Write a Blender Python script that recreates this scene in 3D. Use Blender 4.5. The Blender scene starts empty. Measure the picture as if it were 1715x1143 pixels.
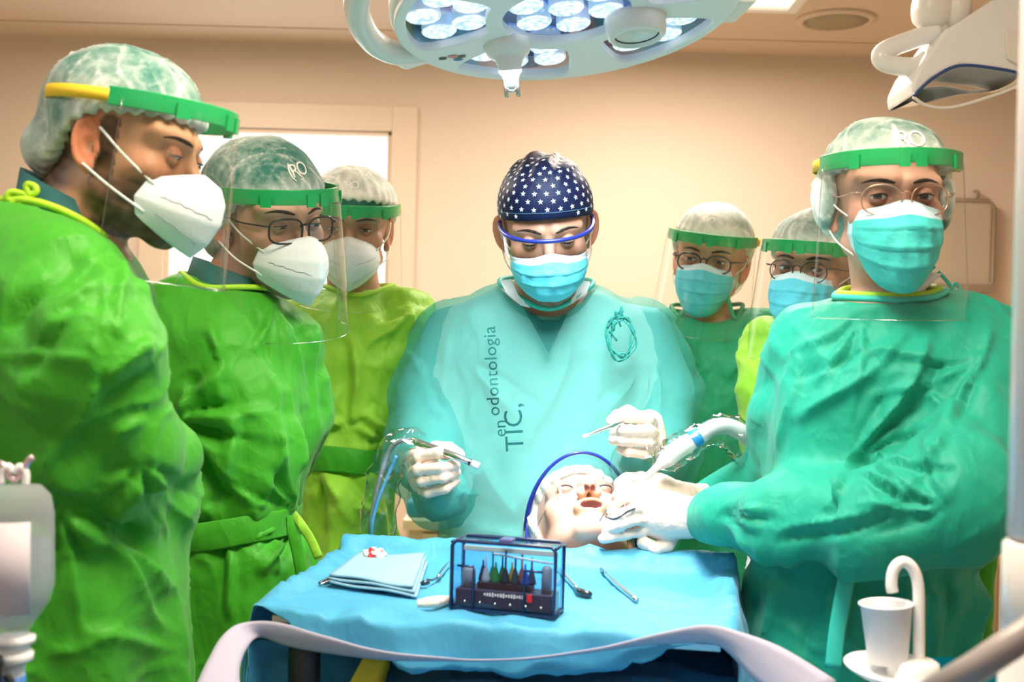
import bpy, bmesh, math, random
import numpy as np
from mathutils import Vector, Matrix
from mathutils.bvhtree import BVHTree

random.seed(7)
rng = np.random.default_rng(11)
scene = bpy.context.scene
COL = scene.collection
W, H, F = 1715.0, 1143.0, 2000.0          # image frame and focal length in its pixels
ROLL = math.radians(1.5)
CAMZ = 1.40

# ------------------------------------------------------------------ camera
cam_d = bpy.data.cameras.new('camera')
cam = bpy.data.objects.new('camera', cam_d)
COL.objects.link(cam)
cam.matrix_world = Matrix.Translation((0, 0, CAMZ)) @ Matrix.Rotation(math.pi / 2, 4, 'X') @ Matrix.Rotation(ROLL, 4, 'Z')
cam_d.sensor_width = 36.0
cam_d.lens = 36.0 * F / W
cam_d.clip_start = 0.05
cam_d.dof.use_dof = True
cam_d.dof.focus_distance = 2.0
cam_d.dof.aperture_fstop = 4.5
scene.camera = cam

# ------------------------------------------------------------------ world, light, exposure
scene.view_settings.view_transform = 'Standard'
scene.view_settings.look = 'None'
scene.view_settings.exposure = 0.0
scene.view_settings.gamma = 1.0
scene.view_settings.use_curve_mapping = False
world = bpy.data.worlds.new('world')
scene.world = world
world.use_nodes = True
world.node_tree.nodes['Background'].inputs[0].default_value = (1.0, 0.93, 0.85, 1)
world.node_tree.nodes['Background'].inputs[1].default_value = 0.30

def P(px, py, d):
    """point at distance d in front of the lens that the photograph shows at (px, py)"""
    dx, dy = px - W / 2, py - H / 2
    c, s = math.cos(ROLL), math.sin(ROLL)
    ux, uy = dx * c + dy * s, -dx * s + dy * c
    return np.array((ux / F * d, d, CAMZ - uy / F * d))

def area_light(name, loc, target, size, power, color, shape='DISK', spread=180, size_y=None):
    l = bpy.data.lights.new(name, 'AREA')
    l.shape = shape; l.size = size; l.energy = power; l.color = color
    if size_y: l.size_y = size_y
    l.spread = math.radians(spread)
    o = bpy.data.objects.new(name, l)
    COL.objects.link(o)
    o.location = loc
    dv = Vector(target) - Vector(loc)
    o.rotation_euler = dv.to_track_quat('-Z', 'Y').to_euler()
    return o

CEIL_Z = 2.38
# ceiling panels, housings further down; last one in view, others unseen, added as fill
CEIL_LAMPS = [(-1.45, 0.75), (0.12, 1.02), (-0.45, -0.6), (1.9, 1.2), (-1.0, 3.05), (0.47, 3.08)]
LAMP_POWER = [8.5, 37, 7, 4, 18, 31]
LAMP_COL = [(0.80, 0.94, 1.0), (1.0, 0.88, 0.70), (0.84, 0.95, 1.0), (1.0, 0.86, 0.73), (1.0, 0.86, 0.74), (1.0, 0.86, 0.74)]
for (lx, ly), pw, lc in zip(CEIL_LAMPS, LAMP_POWER, LAMP_COL):
    area_light('ceiling_and_fill_light', (lx, ly, CEIL_Z - 0.035), (lx, ly, 0), 0.30 if pw > 40 else 0.55, pw, lc, 'SQUARE')
# daylight-white lamps of the adjoining room
area_light('next_room_light', (-0.75, 5.2, 2.5), (-0.75, 5.2, 0), 1.2, 150, (0.95, 0.98, 1.0), 'SQUARE')
# surgical lamp, cold white, aimed at the patient's mouth
LAMP_K = 0.88
LAMP_C = P(948, 10, 2.0 * LAMP_K)
LAMP_N = np.array((0.12, -0.14, -1.0)); LAMP_N /= np.linalg.norm(LAMP_N)
MOUTH = P(985, 850, 1.95)
area_light('surgical_lamp_beam', LAMP_C + LAMP_N * 0.10, MOUTH, 0.34, 4.5, (0.84, 0.94, 1.0), 'DISK', 110)
sp = bpy.data.lights.new('surgical_lamp_focus', 'SPOT')
sp.energy = 60; sp.color = (0.88, 0.96, 1.0); sp.spot_size = math.radians(30); sp.spot_blend = 0.8; sp.shadow_soft_size = 0.10
spo = bpy.data.objects.new('surgical_lamp_focus', sp)
COL.objects.link(spo)
spo.location = LAMP_C + LAMP_N * 0.10
spo.rotation_euler = (Vector(P(1000, 850, 1.95)) - spo.location).to_track_quat('-Z', 'Y').to_euler()

# ------------------------------------------------------------------ materials
def nodes_of(m):
    m.use_nodes = True
    nt = m.node_tree
    return nt, nt.nodes, nt.links, nt.nodes['Principled BSDF']

def S(b, **kw):
    for k, v in kw.items():
        b.inputs[k].default_value = v

def mat(name, color, rough=0.5, metal=0.0, bump=0.0, bscale=60.0, emit=0.0, var=0.0, spec=0.5, sheen=0.0, coat=0.0, sss=0.0):
    m = bpy.data.materials.new(name)
    nt, N, L, b = nodes_of(m)
    S(b, **{'Base Color': (*color, 1), 'Roughness': rough, 'Metallic': metal, 'Specular IOR Level': spec})
    if sheen: S(b, **{'Sheen Weight': sheen})
    if coat: S(b, **{'Coat Weight': coat, 'Coat Roughness': 0.1})
    if emit: S(b, **{'Emission Color': (*color, 1), 'Emission Strength': emit})
    if sss: S(b, **{'Subsurface Weight': sss, 'Subsurface Radius': (0.01, 0.004, 0.002)})
    if bump or var:
        tc = N.new('ShaderNodeTexCoord')
        nz = N.new('ShaderNodeTexNoise'); nz.inputs['Scale'].default_value = bscale; nz.inputs['Detail'].default_value = 4
        L.new(tc.outputs['Object'], nz.inputs['Vector'])
        if bump:
            bp = N.new('ShaderNodeBump'); bp.inputs['Strength'].default_value = bump; bp.inputs['Distance'].default_value = 0.01
            L.new(nz.outputs['Fac'], bp.inputs['Height']); L.new(bp.outputs[0], b.inputs['Normal'])
        if var:
            mx = N.new('ShaderNodeMix'); mx.data_type = 'RGBA'
            mx.inputs['A'].default_value = (*[c * (1 - var) for c in color], 1)
            mx.inputs['B'].default_value = (*[min(1, c * (1 + var)) for c in color], 1)
            L.new(nz.outputs['Fac'], mx.inputs['Factor']); L.new(mx.outputs['Result'], b.inputs['Base Color'])
    return m

def clear_mat(name, tint=(1, 1, 1), rough=0.03, gloss=1.0, base=0.03, ior=1.45):
    """thin clear plastic or glass: mostly lets light straight through, mirrors at grazing angles"""
    m = bpy.data.materials.new(name); m.use_nodes = True
    nt = m.node_tree; N = nt.nodes; L = nt.links
    for n in list(N): N.remove(n)
    out = N.new('ShaderNodeOutputMaterial')
    tr = N.new('ShaderNodeBsdfTransparent'); tr.inputs[0].default_value = (*tint, 1)
    gl = N.new('ShaderNodeBsdfGlossy'); gl.inputs['Roughness'].default_value = rough
    fr = N.new('ShaderNodeLayerWeight'); fr.inputs['Blend'].default_value = 0.5
    pw = N.new('ShaderNodeMath'); pw.operation = 'POWER'; pw.inputs[1].default_value = 4.0
    L.new(fr.outputs['Facing'], pw.inputs[0])
    ma = N.new('ShaderNodeMath'); ma.operation = 'MULTIPLY_ADD'
    ma.inputs[1].default_value = gloss; ma.inputs[2].default_value = base; ma.use_clamp = True
    mx = N.new('ShaderNodeMixShader')
    L.new(pw.outputs[0], ma.inputs[0]); L.new(ma.outputs[0], mx.inputs[0])
    L.new(tr.outputs[0], mx.inputs[1]); L.new(gl.outputs[0], mx.inputs[2]); L.new(mx.outputs[0], out.inputs[0])
    return m

def gown_mat(name, color, transl=0.25, see=0.0, crease=0.6, tint2=None):
    """thin non-woven fabric: diffuse, some light through it, fine crinkles"""
    m = bpy.data.materials.new(name)
    nt, N, L, b = nodes_of(m)
    S(b, **{'Base Color': (*color, 1), 'Roughness': 0.55, 'Sheen Weight': 0.12, 'Specular IOR Level': 0.35})
    tc = N.new('ShaderNodeTexCoord')
    mp = N.new('ShaderNodeMapping'); mp.inputs['Scale'].default_value = (1.3, 1.3, 0.9)
    L.new(tc.outputs['Object'], mp.inputs['Vector'])
    hs = []
    for sc, w in ((7, 1.0), (16, 0.55), (38, 0.2)):
        nz = N.new('ShaderNodeTexNoise'); nz.inputs['Scale'].default_value = sc; nz.inputs['Detail'].default_value = 1.5
        nz.inputs['Distortion'].default_value = 0.6
        L.new(mp.outputs[0], nz.inputs['Vector'])
        a = N.new('ShaderNodeMath'); a.operation = 'SUBTRACT'; a.inputs[1].default_value = 0.5
        L.new(nz.outputs['Fac'], a.inputs[0])
        c = N.new('ShaderNodeMath'); c.operation = 'ABSOLUTE'; L.new(a.outputs[0], c.inputs[0])
        d = N.new('ShaderNodeMath'); d.operation = 'MULTIPLY'; d.inputs[1].default_value = -w * 2; L.new(c.outputs[0], d.inputs[0])
        hs.append(d)
    s1 = N.new('ShaderNodeMath'); L.new(hs[0].outputs[0], s1.inputs[0]); L.new(hs[1].outputs[0], s1.inputs[1])
    s2 = N.new('ShaderNodeMath'); L.new(s1.outputs[0], s2.inputs[0]); L.new(hs[2].outputs[0], s2.inputs[1])
    bp = N.new('ShaderNodeBump'); bp.inputs['Strength'].default_value = crease; bp.inputs['Distance'].default_value = 0.012
    L.new(s2.outputs[0], bp.inputs['Height']); L.new(bp.outputs[0], b.inputs['Normal'])
    out = N['Material Output']
    last = b.outputs[0]
    if transl:
        t = N.new('ShaderNodeBsdfTranslucent'); t.inputs[0].default_value = (*(tint2 or color), 1)
        L.new(bp.outputs[0], t.inputs['Normal'])
        mx = N.new('ShaderNodeMixShader'); mx.inputs[0].default_value = transl
        L.new(last, mx.inputs[1]); L.new(t.outputs[0], mx.inputs[2]); last = mx.outputs[0]
    if see:
        t = N.new('ShaderNodeBsdfTransparent'); t.inputs[0].default_value = (*[0.35 + 0.65 * c for c in (tint2 or color)], 1)
        mx = N.new('ShaderNodeMixShader'); mx.inputs[0].default_value = see
        L.new(last, mx.inputs[1]); L.new(t.outputs[0], mx.inputs[2]); last = mx.outputs[0]
    L.new(last, out.inputs[0])
    return m

def attr_mat(name, rough=0.5, sss=0.0, bump=0.0, bscale=300, spec=0.4):
    m = mat(name, (0.8, 0.8, 0.8), rough, bump=bump, bscale=bscale, sss=sss, spec=spec)
    nt, N, L, b = nodes_of(m)
    a = N.new('ShaderNodeAttribute'); a.attribute_name = 'Col'
    L.new(a.outputs['Color'], b.inputs['Base Color'])
    return m

def cap_mat(name, under=(0.012, 0.16, 0.12), over=(0.80, 0.80, 0.74), bias=0.5):
    """white gauze cap stretched over a green one: streaky white where the gauze gathers"""
    m = bpy.data.materials.new(name)
    nt, N, L, b = nodes_of(m)
    S(b, Roughness=0.7)
    at = N.new('ShaderNodeAttribute'); at.attribute_name = 'Col'
    tc = N.new('ShaderNodeTexCoord')
    nz = N.new('ShaderNodeTexNoise'); nz.inputs['Scale'].default_value = 28; nz.inputs['Detail'].default_value = 6; nz.inputs['Roughness'].default_value = 0.7
    L.new(tc.outputs['Object'], nz.inputs['Vector'])
    ad = N.new('ShaderNodeMath'); ad.operation = 'MULTIPLY_ADD'; ad.inputs[1].default_value = 1.15; ad.inputs[2].default_value = -0.55
    L.new(nz.outputs['Fac'], ad.inputs[0])
    ad2 = N.new('ShaderNodeMath'); L.new(ad.outputs[0], ad2.inputs[0]); L.new(at.outputs['Fac'], ad2.inputs[1]); ad2.use_clamp = True
    mx = N.new('ShaderNodeMix'); mx.data_type = 'RGBA'
    mx.inputs['A'].default_value = (*under, 1); mx.inputs['B'].default_value = (*over, 1)
    L.new(ad2.outputs[0], mx.inputs['Factor']); L.new(mx.outputs['Result'], b.inputs['Base Color'])
    bp = N.new('ShaderNodeBump'); bp.inputs['Strength'].default_value = 0.35; bp.inputs['Distance'].default_value = 0.004
    L.new(nz.outputs['Fac'], bp.inputs['Height']); L.new(bp.outputs[0], b.inputs['Normal'])
    return m

M = {}
M['wall'] = mat('wall_paint', (0.74, 0.60, 0.48), 0.7, bump=0.05, bscale=120)
M['ceil'] = mat('ceiling_paint', (0.72, 0.56, 0.42), 0.75, bump=0.03)
M['trim'] = mat('door_casing', (0.76, 0.60, 0.46), 0.45)
M['floor'] = mat('vinyl_floor', (0.45, 0.40, 0.34), 0.35, var=0.08, bscale=20)
M['white_wall'] = mat('next_room_paint', (0.85, 0.87, 0.90), 0.6)
M['white'] = mat('white_plastic', (0.86, 0.84, 0.83), 0.3, coat=0.3)
M['warmwhite'] = mat('cream_plastic', (0.82, 0.76, 0.70), 0.35)
M['black'] = mat('black_rubber', (0.012, 0.012, 0.015), 0.5)
M['steel'] = mat('steel', (0.62, 0.63, 0.66), 0.25, metal=1.0)
M['dsteel'] = mat('dark_steel', (0.10, 0.11, 0.13), 0.3, metal=0.9)
M['clear'] = clear_mat('clear_visor', (0.96, 0.98, 0.97), 0.08, 0.35, 0.045)
M['clear_edge'] = clear_mat('visor_edge', (0.90, 0.93, 0.90), 0.15, 0.5, 0.28)
M['lens'] = clear_mat('spectacle_lens', (0.93, 0.95, 0.95), 0.03, 0.9, 0.03)
M['wrap'] = clear_mat('plastic_wrap', (0.95, 0.97, 0.97), 0.08, 1.6, 0.09, 1.5)
M['band'] = mat('green_band', (0.012, 0.34, 0.10), 0.35, coat=0.2)
M['yellow'] = mat('yellow_elastic', (0.85, 0.56, 0.02), 0.6)
M['cap'] = cap_mat('gauze_cap')
M['navy'] = mat('navy_cap_cloth', (0.004, 0.010, 0.050), 0.5, bump=0.15, bscale=400, spec=.25)
M['starwhite'] = mat('star_print', (0.80, 0.86, 0.92), 0.6)
M['print_white'] = mat('cap_print', (0.9, 0.9, 0.86), 0.6)
M['gown_green'] = gown_mat('green_gown', (0.055, 0.39, 0.016), 0.18, crease=.4, tint2=(0.10, 0.60, 0.02))
M['gown_lime'] = gown_mat('lime_gown', (0.36, 0.72, 0.05), 0.18, crease=.4, tint2=(0.25, 0.7, 0.03))
M['gown_teal'] = gown_mat('teal_gown', (0.015, 0.44, 0.30), 0.22, see=0.10, crease=.4)
M['gown_jade'] = gown_mat('jade_gown', (0.04, 0.48, 0.25), 0.25, see=0.0)
M['gown_pale'] = gown_mat('pale_gown', (0.05, 0.40, 0.36), 0.15, see=0.66, crease=.4, tint2=(0.45, 0.90, 0.86))
M['knot'] = mat('knot_thread', (0.02, 0.30, 0.26), 0.6)
M['piping'] = mat('lime_binding', (0.42, 0.72, 0.02), 0.6)
M['piping_teal'] = mat('teal_binding', (0.03, 0.55, 0.46), 0.6)
M['scrub'] = mat('teal_scrubs', (0.012, 0.10, 0.10), 0.8, bump=0.2, bscale=500)
M['coat'] = mat('white_coat', (0.82, 0.86, 0.88), 0.8, bump=0.1, bscale=300)
M['mask_blue'] = mat('blue_mask', (0.10, 0.62, 0.80), 0.7, bump=0.15, bscale=160)
M['mask_teal'] = mat('teal_mask', (0.06, 0.64, 0.62), 0.7, bump=0.15, bscale=160)
M['mask_edge'] = mat('mask_edge', (0.62, 0.80, 0.90), 0.7)
M['mask_white'] = mat('white_mask', (0.80, 0.82, 0.84), 0.7, bump=0.06, bscale=200)
M['loop'] = mat('ear_loop', (0.85, 0.85, 0.82), 0.7)
M['grey_print'] = mat('grey_print', (0.30, 0.32, 0.36), 0.7)
M['glove'] = mat('latex_glove', (0.80, 0.63, 0.54), 0.45, bump=0.12, bscale=90, sss=0.0)
M['skin'] = attr_mat('skin', 0.5, bump=0.05)
M['eye_white'] = mat('eye_white', (0.80, 0.78, 0.76), 0.15)
M['pupil'] = mat('pupil', (0.008, 0.008, 0.01), 0.08)
M['hair_dark'] = mat('dark_hair', (0.022, 0.014, 0.010), 0.6, bump=0.6, bscale=300)
M['frame_dark'] = mat('dark_spectacle_frame', (0.02, 0.018, 0.02), 0.25)
M['frame_gold'] = mat('rose_gold_frame', (0.75, 0.42, 0.30), 0.25, metal=0.8)
M['goggle_blue'] = mat('blue_goggle_frame', (0.015, 0.03, 0.28), 0.3)
M['drape'] = gown_mat('blue_drape', (0.07, 0.38, 0.62), 0.10, crease=0.3)
M['drape_deep'] = gown_mat('deep_blue_drape', (0.02, 0.26, 0.52), 0.05, crease=0.5)
M['drape_white'] = mat('drape_underside', (0.44, 0.41, 0.52), 0.7, bump=0.1, bscale=40)
M['napkin'] = mat('pale_blue_napkin', (0.27, 0.47, 0.62), 0.85, bump=0.1, bscale=300)
M['wood'] = mat('cabinet_laminate', (0.78, 0.58, 0.38), 0.45, var=0.05, bscale=8)
M['wood_dark'] = mat('cabinet_gap', (0.20, 0.11, 0.05), 0.6)
M['beige_metal'] = mat('beige_metal', (0.50, 0.40, 0.30), 0.45)
M['beige_edge'] = mat('beige_metal_edge', (0.30, 0.22, 0.15), 0.4)
M['red'] = mat('blood_red', (0.55, 0.02, 0.03), 0.4)

# ------------------------------------------------------------------ mesh helpers
ORIGIN = {}
def root(name, label, cat, loc, group=None):
    o = bpy.data.objects.new(name, None)
    o.empty_display_size = 0.1
    COL.objects.link(o)
    o.location = loc
    ORIGIN[o] = np.array(loc, float)
    o['label'] = label; o['category'] = cat
    if group: o['group'] = group
    return o

def tag(o, label, cat, group=None):
    o['label'] = label; o['category'] = cat
    if group: o['group'] = group
    return o

def struct(o):
    o['kind'] = 'structure'
    return o

def obj(name, V, Fs, m, parent=None, smooth=True, slots=None, cols=None, label=None, origin=None, solid=0.0, bevel=0.0):
    """one mesh object; V are world coordinates, kept relative to the thing's base"""
    V = np.asarray(V, float).reshape(-1, 3)
    if parent is not None:
        og = ORIGIN[parent]
    elif origin is not None:
        og = np.array(origin, float)
    else:
        og = np.array((V[:, 0].mean(), V[:, 1].mean(), V[:, 2].min()))
    me = bpy.data.meshes.new(name)
    Vl = (V - og).astype(np.float32)
    if isinstance(Fs, np.ndarray):
        n, k = Fs.shape
        me.vertices.add(len(Vl)); me.vertices.foreach_set('co', Vl.ravel())
        me.loops.add(n * k); me.loops.foreach_set('vertex_index', Fs.astype(np.int32).ravel())
        me.polygons.add(n)
        me.polygons.foreach_set('loop_start', np.arange(0, n * k, k, dtype=np.int32))
        me.polygons.foreach_set('loop_total', np.full(n, k, dtype=np.int32))
        me.update(calc_edges=True)
    else:
        me.from_pydata(Vl.tolist(), [], Fs)
        me.update()
    ms = m if isinstance(m, (list, tuple)) else [m]
    for x in ms: me.materials.append(x if not isinstance(x, str) else M[x])
    if slots is not None:
        me.polygons.foreach_set('material_index', np.asarray(slots, np.int32))
    if smooth:
        me.polygons.foreach_set('use_smooth', np.ones(len(me.polygons), dtype=bool))
    if cols is not None:
        at = me.attributes.new('Col', 'FLOAT_COLOR', 'POINT')
        c4 = np.ones((len(Vl), 4), np.float32); c4[:, :3] = cols if np.ndim(cols) == 2 else np.asarray(cols)[:, None]
        at.data.foreach_set('color', c4.ravel())
    o = bpy.data.objects.new(name, me)
    COL.objects.link(o)
    if parent is not None:
        o.parent = parent
        ORIGIN[o] = og
    else:
        o.location = og
        ORIGIN[o] = og
    if solid:
        md = o.modifiers.new('solidify', 'SOLIDIFY'); md.thickness = solid; md.offset = 0
    if bevel:
        md = o.modifiers.new('bevel', 'BEVEL'); md.width = bevel; md.segments = 3; md.limit_method = 'ANGLE'
        o.data.polygons.foreach_set('use_smooth', np.ones(len(me.polygons), dtype=bool))
        w = o.modifiers.new('wn', 'WEIGHTED_NORMAL'); w.keep_sharp = True
    if label: o['label'] = label
    return o

class MB:
    """collects shapes for one mesh"""
    def __init__(s): s.V = []; s.F = []; s.S = []
    def add(s, V, Fs, slot=0):
        n = len(s.V)
        s.V += [tuple(v) for v in V]
        s.F += [[i + n for i in f] for f in Fs]
        s.S += [slot] * len(Fs)
        return s
    def box(s, lo, hi, slot=0, R=None, c=None):
        x0, y0, z0 = lo; x1, y1, z1 = hi
        V = [(x0, y0, z0), (x1, y0, z0), (x1, y1, z0), (x0, y1, z0), (x0, y0, z1), (x1, y0, z1), (x1, y1, z1), (x0, y1, z1)]
        if R is not None:
            V = [np.array(c) + R @ np.array(v) for v in V]
        return s.add(V, [[0, 3, 2, 1], [4, 5, 6, 7], [0, 1, 5, 4], [1, 2, 6, 5], [2, 3, 7, 6], [3, 0, 4, 7]], slot)
    def tube(s, pts, r, n=10, slot=0, caps=True, flat=None):
        V, Fs = tube(pts, r, n, caps, flat)
        return s.add(V, Fs, slot)
    def lathe(s, prof, axis_o, axis_d, n=32, slot=0):
        V, Fs = lathe(prof, axis_o, axis_d, n)
        return s.add(V, Fs, slot)
    def obj(s, name, m, parent=None, **kw):
        if isinstance(m, (list, tuple)): kw['slots'] = s.S
        return obj(name, np.array(s.V), s.F, m, parent, **kw)

def frame_of(t):
    t = np.asarray(t, float); t = t / (np.linalg.norm(t) + 1e-12)
    a = np.array((0, 0, 1.0)) if abs(t[2]) < 0.9 else np.array((1.0, 0, 0))
    u = np.cross(a, t); u /= np.linalg.norm(u)
    return u, np.cross(t, u)

def catmull(pts, n=8):
    pts = [np.asarray(p, float) for p in pts]
    if len(pts) < 3:
        return [pts[0] + (pts[-1] - pts[0]) * i / n for i in range(n + 1)]
    q = [2 * pts[0] - pts[1]] + pts + [2 * pts[-1] - pts[-2]]
    out = []
    for i in range(1, len(q) - 2):
        for k in range(n):
            t = k / n
            out.append(0.5 * (2 * q[i] + (q[i + 1] - q[i - 1]) * t + (2 * q[i - 1] - 5 * q[i] + 4 * q[i + 1] - q[i + 2]) * t * t
                              + (3 * q[i] - q[i - 1] - 3 * q[i + 1] + q[i + 2]) * t ** 3))
    out.append(q[-2])
    return out

def tube(pts, r, n=10, caps=True, flat=None):
    pts = [np.asarray(p, float) for p in pts]
    m = len(pts)
    rs = [r] * m if np.isscalar(r) else list(np.interp(np.linspace(0, 1, m), np.linspace(0, 1, len(r)), r))
    V = []; Fs = []
    u = None
    for i in range(m):
        t = pts[min(i + 1, m - 1)] - pts[max(i - 1, 0)]
        t = t / (np.linalg.norm(t) + 1e-12)
        if u is None: u, v = frame_of(t)
        else:
            u = u - t * np.dot(u, t); u /= np.linalg.norm(u) + 1e-12
            v = np.cross(t, u)
        if flat is not None:           # flat = (direction, squash): squashed across the given direction
            fd = np.asarray(flat[0], float); fd = fd - t * np.dot(fd, t); fd /= np.linalg.norm(fd) + 1e-12
            uu, vv = fd * flat[1], np.cross(t, fd)
        else: uu, vv = u, v
        for k in range(n):
            a = 2 * math.pi * k / n
            V.append(pts[i] + rs[i] * (math.cos(a) * uu + math.sin(a) * vv))
    for i in range(m - 1):
        for k in range(n):
            Fs.append([i * n + k, i * n + (k + 1) % n, (i + 1) * n + (k + 1) % n, (i + 1) * n + k])
    if caps:
        Fs.append(list(range(n))[::-1]); Fs.append([(m - 1) * n + k for k in range(n)])
    return V, Fs

def lathe(prof, o, d, n=32, caps=True):
    o = np.asarray(o, float); d = np.asarray(d, float); d = d / np.linalg.norm(d)
    u, v = frame_of(d)
    V = []; Fs = []
    for (r, h) in prof:
        for k in range(n):
            a = 2 * math.pi * k / n
            V.append(o + d * h + r * (math.cos(a) * u + math.sin(a) * v))
    for i in range(len(prof) - 1):
        for k in range(n):
            Fs.append([i * n + k, i * n + (k + 1) % n, (i + 1) * n + (k + 1) % n, (i + 1) * n + k])
    if caps and prof[0][0] > 1e-6: Fs.append(list(range(n))[::-1])
    if caps and prof[-1][0] > 1e-6: Fs.append([(len(prof) - 1) * n + k for k in range(n)])
    return V, Fs

def grid_faces(nu, nv, wrap=False):
    i, j = np.meshgrid(np.arange(nu if wrap else nu - 1), np.arange(nv - 1), indexing='ij')
    i2 = (i + 1) % nu
    return np.stack([i * nv + j, i2 * nv + j, i2 * nv + j + 1, i * nv + j + 1], -1).reshape(-1, 4)

def surface_nets(D, xs, ys, zs):
    Sg = D < 0
    c = np.zeros(tuple(s - 1 for s in D.shape), np.int8)
    offs = [(a, b, e) for a in (0, 1) for b in (0, 1) for e in (0, 1)]
    nx, ny, nz = D.shape
    for a, b, e in offs:
        c += Sg[a:nx - 1 + a, b:ny - 1 + b, e:nz - 1 + e]
    I, J, K = np.nonzero((c > 0) & (c < 8))
    idx = np.full(c.shape, -1, np.int32); idx[I, J, K] = np.arange(len(I))
    acc = np.zeros((len(I), 3)); cnt = np.zeros(len(I))
    for p in offs:
        for ax in range(3):
            if p[ax]: continue
            q = list(p); q[ax] = 1
            v1 = D[I + p[0], J + p[1], K + p[2]]; v2 = D[I + q[0], J + q[1], K + q[2]]
            m = (v1 < 0) != (v2 < 0)
            t = np.where(m, v1 / np.where(m, v1 - v2, 1), 0)
            A = np.stack([xs[I + p[0]], ys[J + p[1]], zs[K + p[2]]], -1)
            B = np.stack([xs[I + q[0]], ys[J + q[1]], zs[K + q[2]]], -1)
            acc += np.where(m[:, None], A + (B - A) * t[:, None], 0); cnt += m
    V = acc / cnt[:, None]
    Q = []
    for ax in range(3):
        sl0 = [slice(None)] * 3; sl1 = [slice(None)] * 3
        sl0[ax] = slice(0, -1); sl1[ax] = slice(1, None)
        m = Sg[tuple(sl0)] != Sg[tuple(sl1)]
        i, j, k = np.nonzero(m)
        o1, o2 = [(1, 2), (2, 0), (0, 1)][ax]
        ijk = np.stack([i, j, k], -1)
        ok = (ijk[:, o1] > 0) & (ijk[:, o2] > 0) & (ijk[:, o1] < D.shape[o1] - 1) & (ijk[:, o2] < D.shape[o2] - 1)
        ijk = ijk[ok]
        e1 = np.zeros(3, int); e1[o1] = 1
        e2 = np.zeros(3, int); e2[o2] = 1
        q = [ijk - e1 - e2, ijk - e2, ijk, ijk - e1]
        q = np.stack([idx[a[:, 0], a[:, 1], a[:, 2]] for a in q], -1)
        fl = Sg[ijk[:, 0], ijk[:, 1], ijk[:, 2]]
        q[~fl] = q[~fl][:, ::-1]
        Q.append(q)
    Q = np.concatenate(Q)
    return V, Q[(Q >= 0).all(1)]

def sdf_mesh(fn, lo, hi, cell, fine=None):
    """surface of fn < 0; fine = (lo, hi, cell) gives a denser region of the grid"""
    ax = []
    for k in range(3):
        a = np.arange(lo[k], hi[k] + cell, cell)
        if fine:
            f = np.arange(fine[0][k], fine[1][k] + fine[2], fine[2])
            a = np.concatenate([a[a < f[0] - fine[2]], f, a[a > f[-1] + fine[2]]])
        ax.append(a)
    X = np.stack(np.meshgrid(*ax, indexing='ij'), -1).reshape(-1, 3).astype(np.float32)
    D = np.empty(len(X), np.float32)
    for i in range(0, len(X), 200000):
        D[i:i + 200000] = fn(X[i:i + 200000])
    D = D.reshape(len(ax[0]), len(ax[1]), len(ax[2]))
    D[np.abs(D) < 1e-7] = 1e-7
    return surface_nets(D, *ax)

def relax(V, Q, it=2, lam=0.5):
    E = np.concatenate([Q[:, [0, 1]], Q[:, [1, 2]], Q[:, [2, 3]], Q[:, [3, 0]]])
    for _ in range(it):
        A = np.zeros_like(V); n = np.zeros(len(V))
        for a, b in ((0, 1), (1, 0)):
            for k in range(3):
                A[:, k] += np.bincount(E[:, a], V[E[:, b], k], len(V))
            n += np.bincount(E[:, a], minlength=len(V))
        V = V + lam * (A / np.maximum(n, 1)[:, None] - V)
    return V

def subdivide(V, Q):
    E = np.sort(np.concatenate([Q[:, [0, 1]], Q[:, [1, 2]], Q[:, [2, 3]], Q[:, [3, 0]]]), axis=1)
    key = E[:, 0].astype(np.int64) * len(V) + E[:, 1]
    uq, inv = np.unique(key, return_inverse=True)
    inv = inv.reshape(4, len(Q))
    M_ = (V[uq // len(V)] + V[uq % len(V)]) / 2
    C_ = V[Q].mean(1)
    n, m = len(V), len(V) + len(uq)
    e = inv + n; c = np.arange(len(Q)) + m
    Q2 = np.concatenate([np.stack([Q[:, 0], e[0], c, e[3]], 1), np.stack([Q[:, 1], e[1], c, e[0]], 1), np.stack([Q[:, 2], e[2], c, e[1]], 1), np.stack([Q[:, 3], e[3], c, e[2]], 1)])
    return np.concatenate([V, M_, C_]), Q2

def normals(V, Q):
    n = np.cross(V[Q[:, 2]] - V[Q[:, 0]], V[Q[:, 3]] - V[Q[:, 1]])
    N = np.zeros_like(V)
    for c in range(4):
        for k in range(3):
            N[:, k] += np.bincount(Q[:, c], n[:, k], len(V))
    return N / (np.linalg.norm(N, axis=1)[:, None] + 1e-12)

def smin(a, b, k):
    h = np.clip(0.5 + 0.5 * (b - a) / k, 0, 1)
    return b + (a - b) * h - k * h * (1 - h)
def smax(a, b, k): return -smin(-a, -b, k)
def sd_ell(p, c, r):
    q = (p - np.asarray(c, np.float32)) / np.asarray(r, np.float32)
    k0 = np.sqrt((q * q).sum(1)) + 1e-9
    q2 = q / np.asarray(r, np.float32)
    return k0 * (k0 - 1) / (np.sqrt((q2 * q2).sum(1)) + 1e-9)
def sd_cap(p, a, b, ra, rb=None):
    rb = ra if rb is None else rb
    a = np.asarray(a, np.float32); b = np.asarray(b, np.float32)
    ab = b - a
    t = np.clip(((p - a) @ ab) / (ab @ ab + 1e-12), 0, 1)
    q = p - a - t[:, None] * ab
    return np.sqrt((q * q).sum(1)) - (ra + (rb - ra) * t)
def sd_sph(p, c, r):
    q = p - np.asarray(c, np.float32)
    return np.sqrt((q * q).sum(1)) - r

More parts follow.
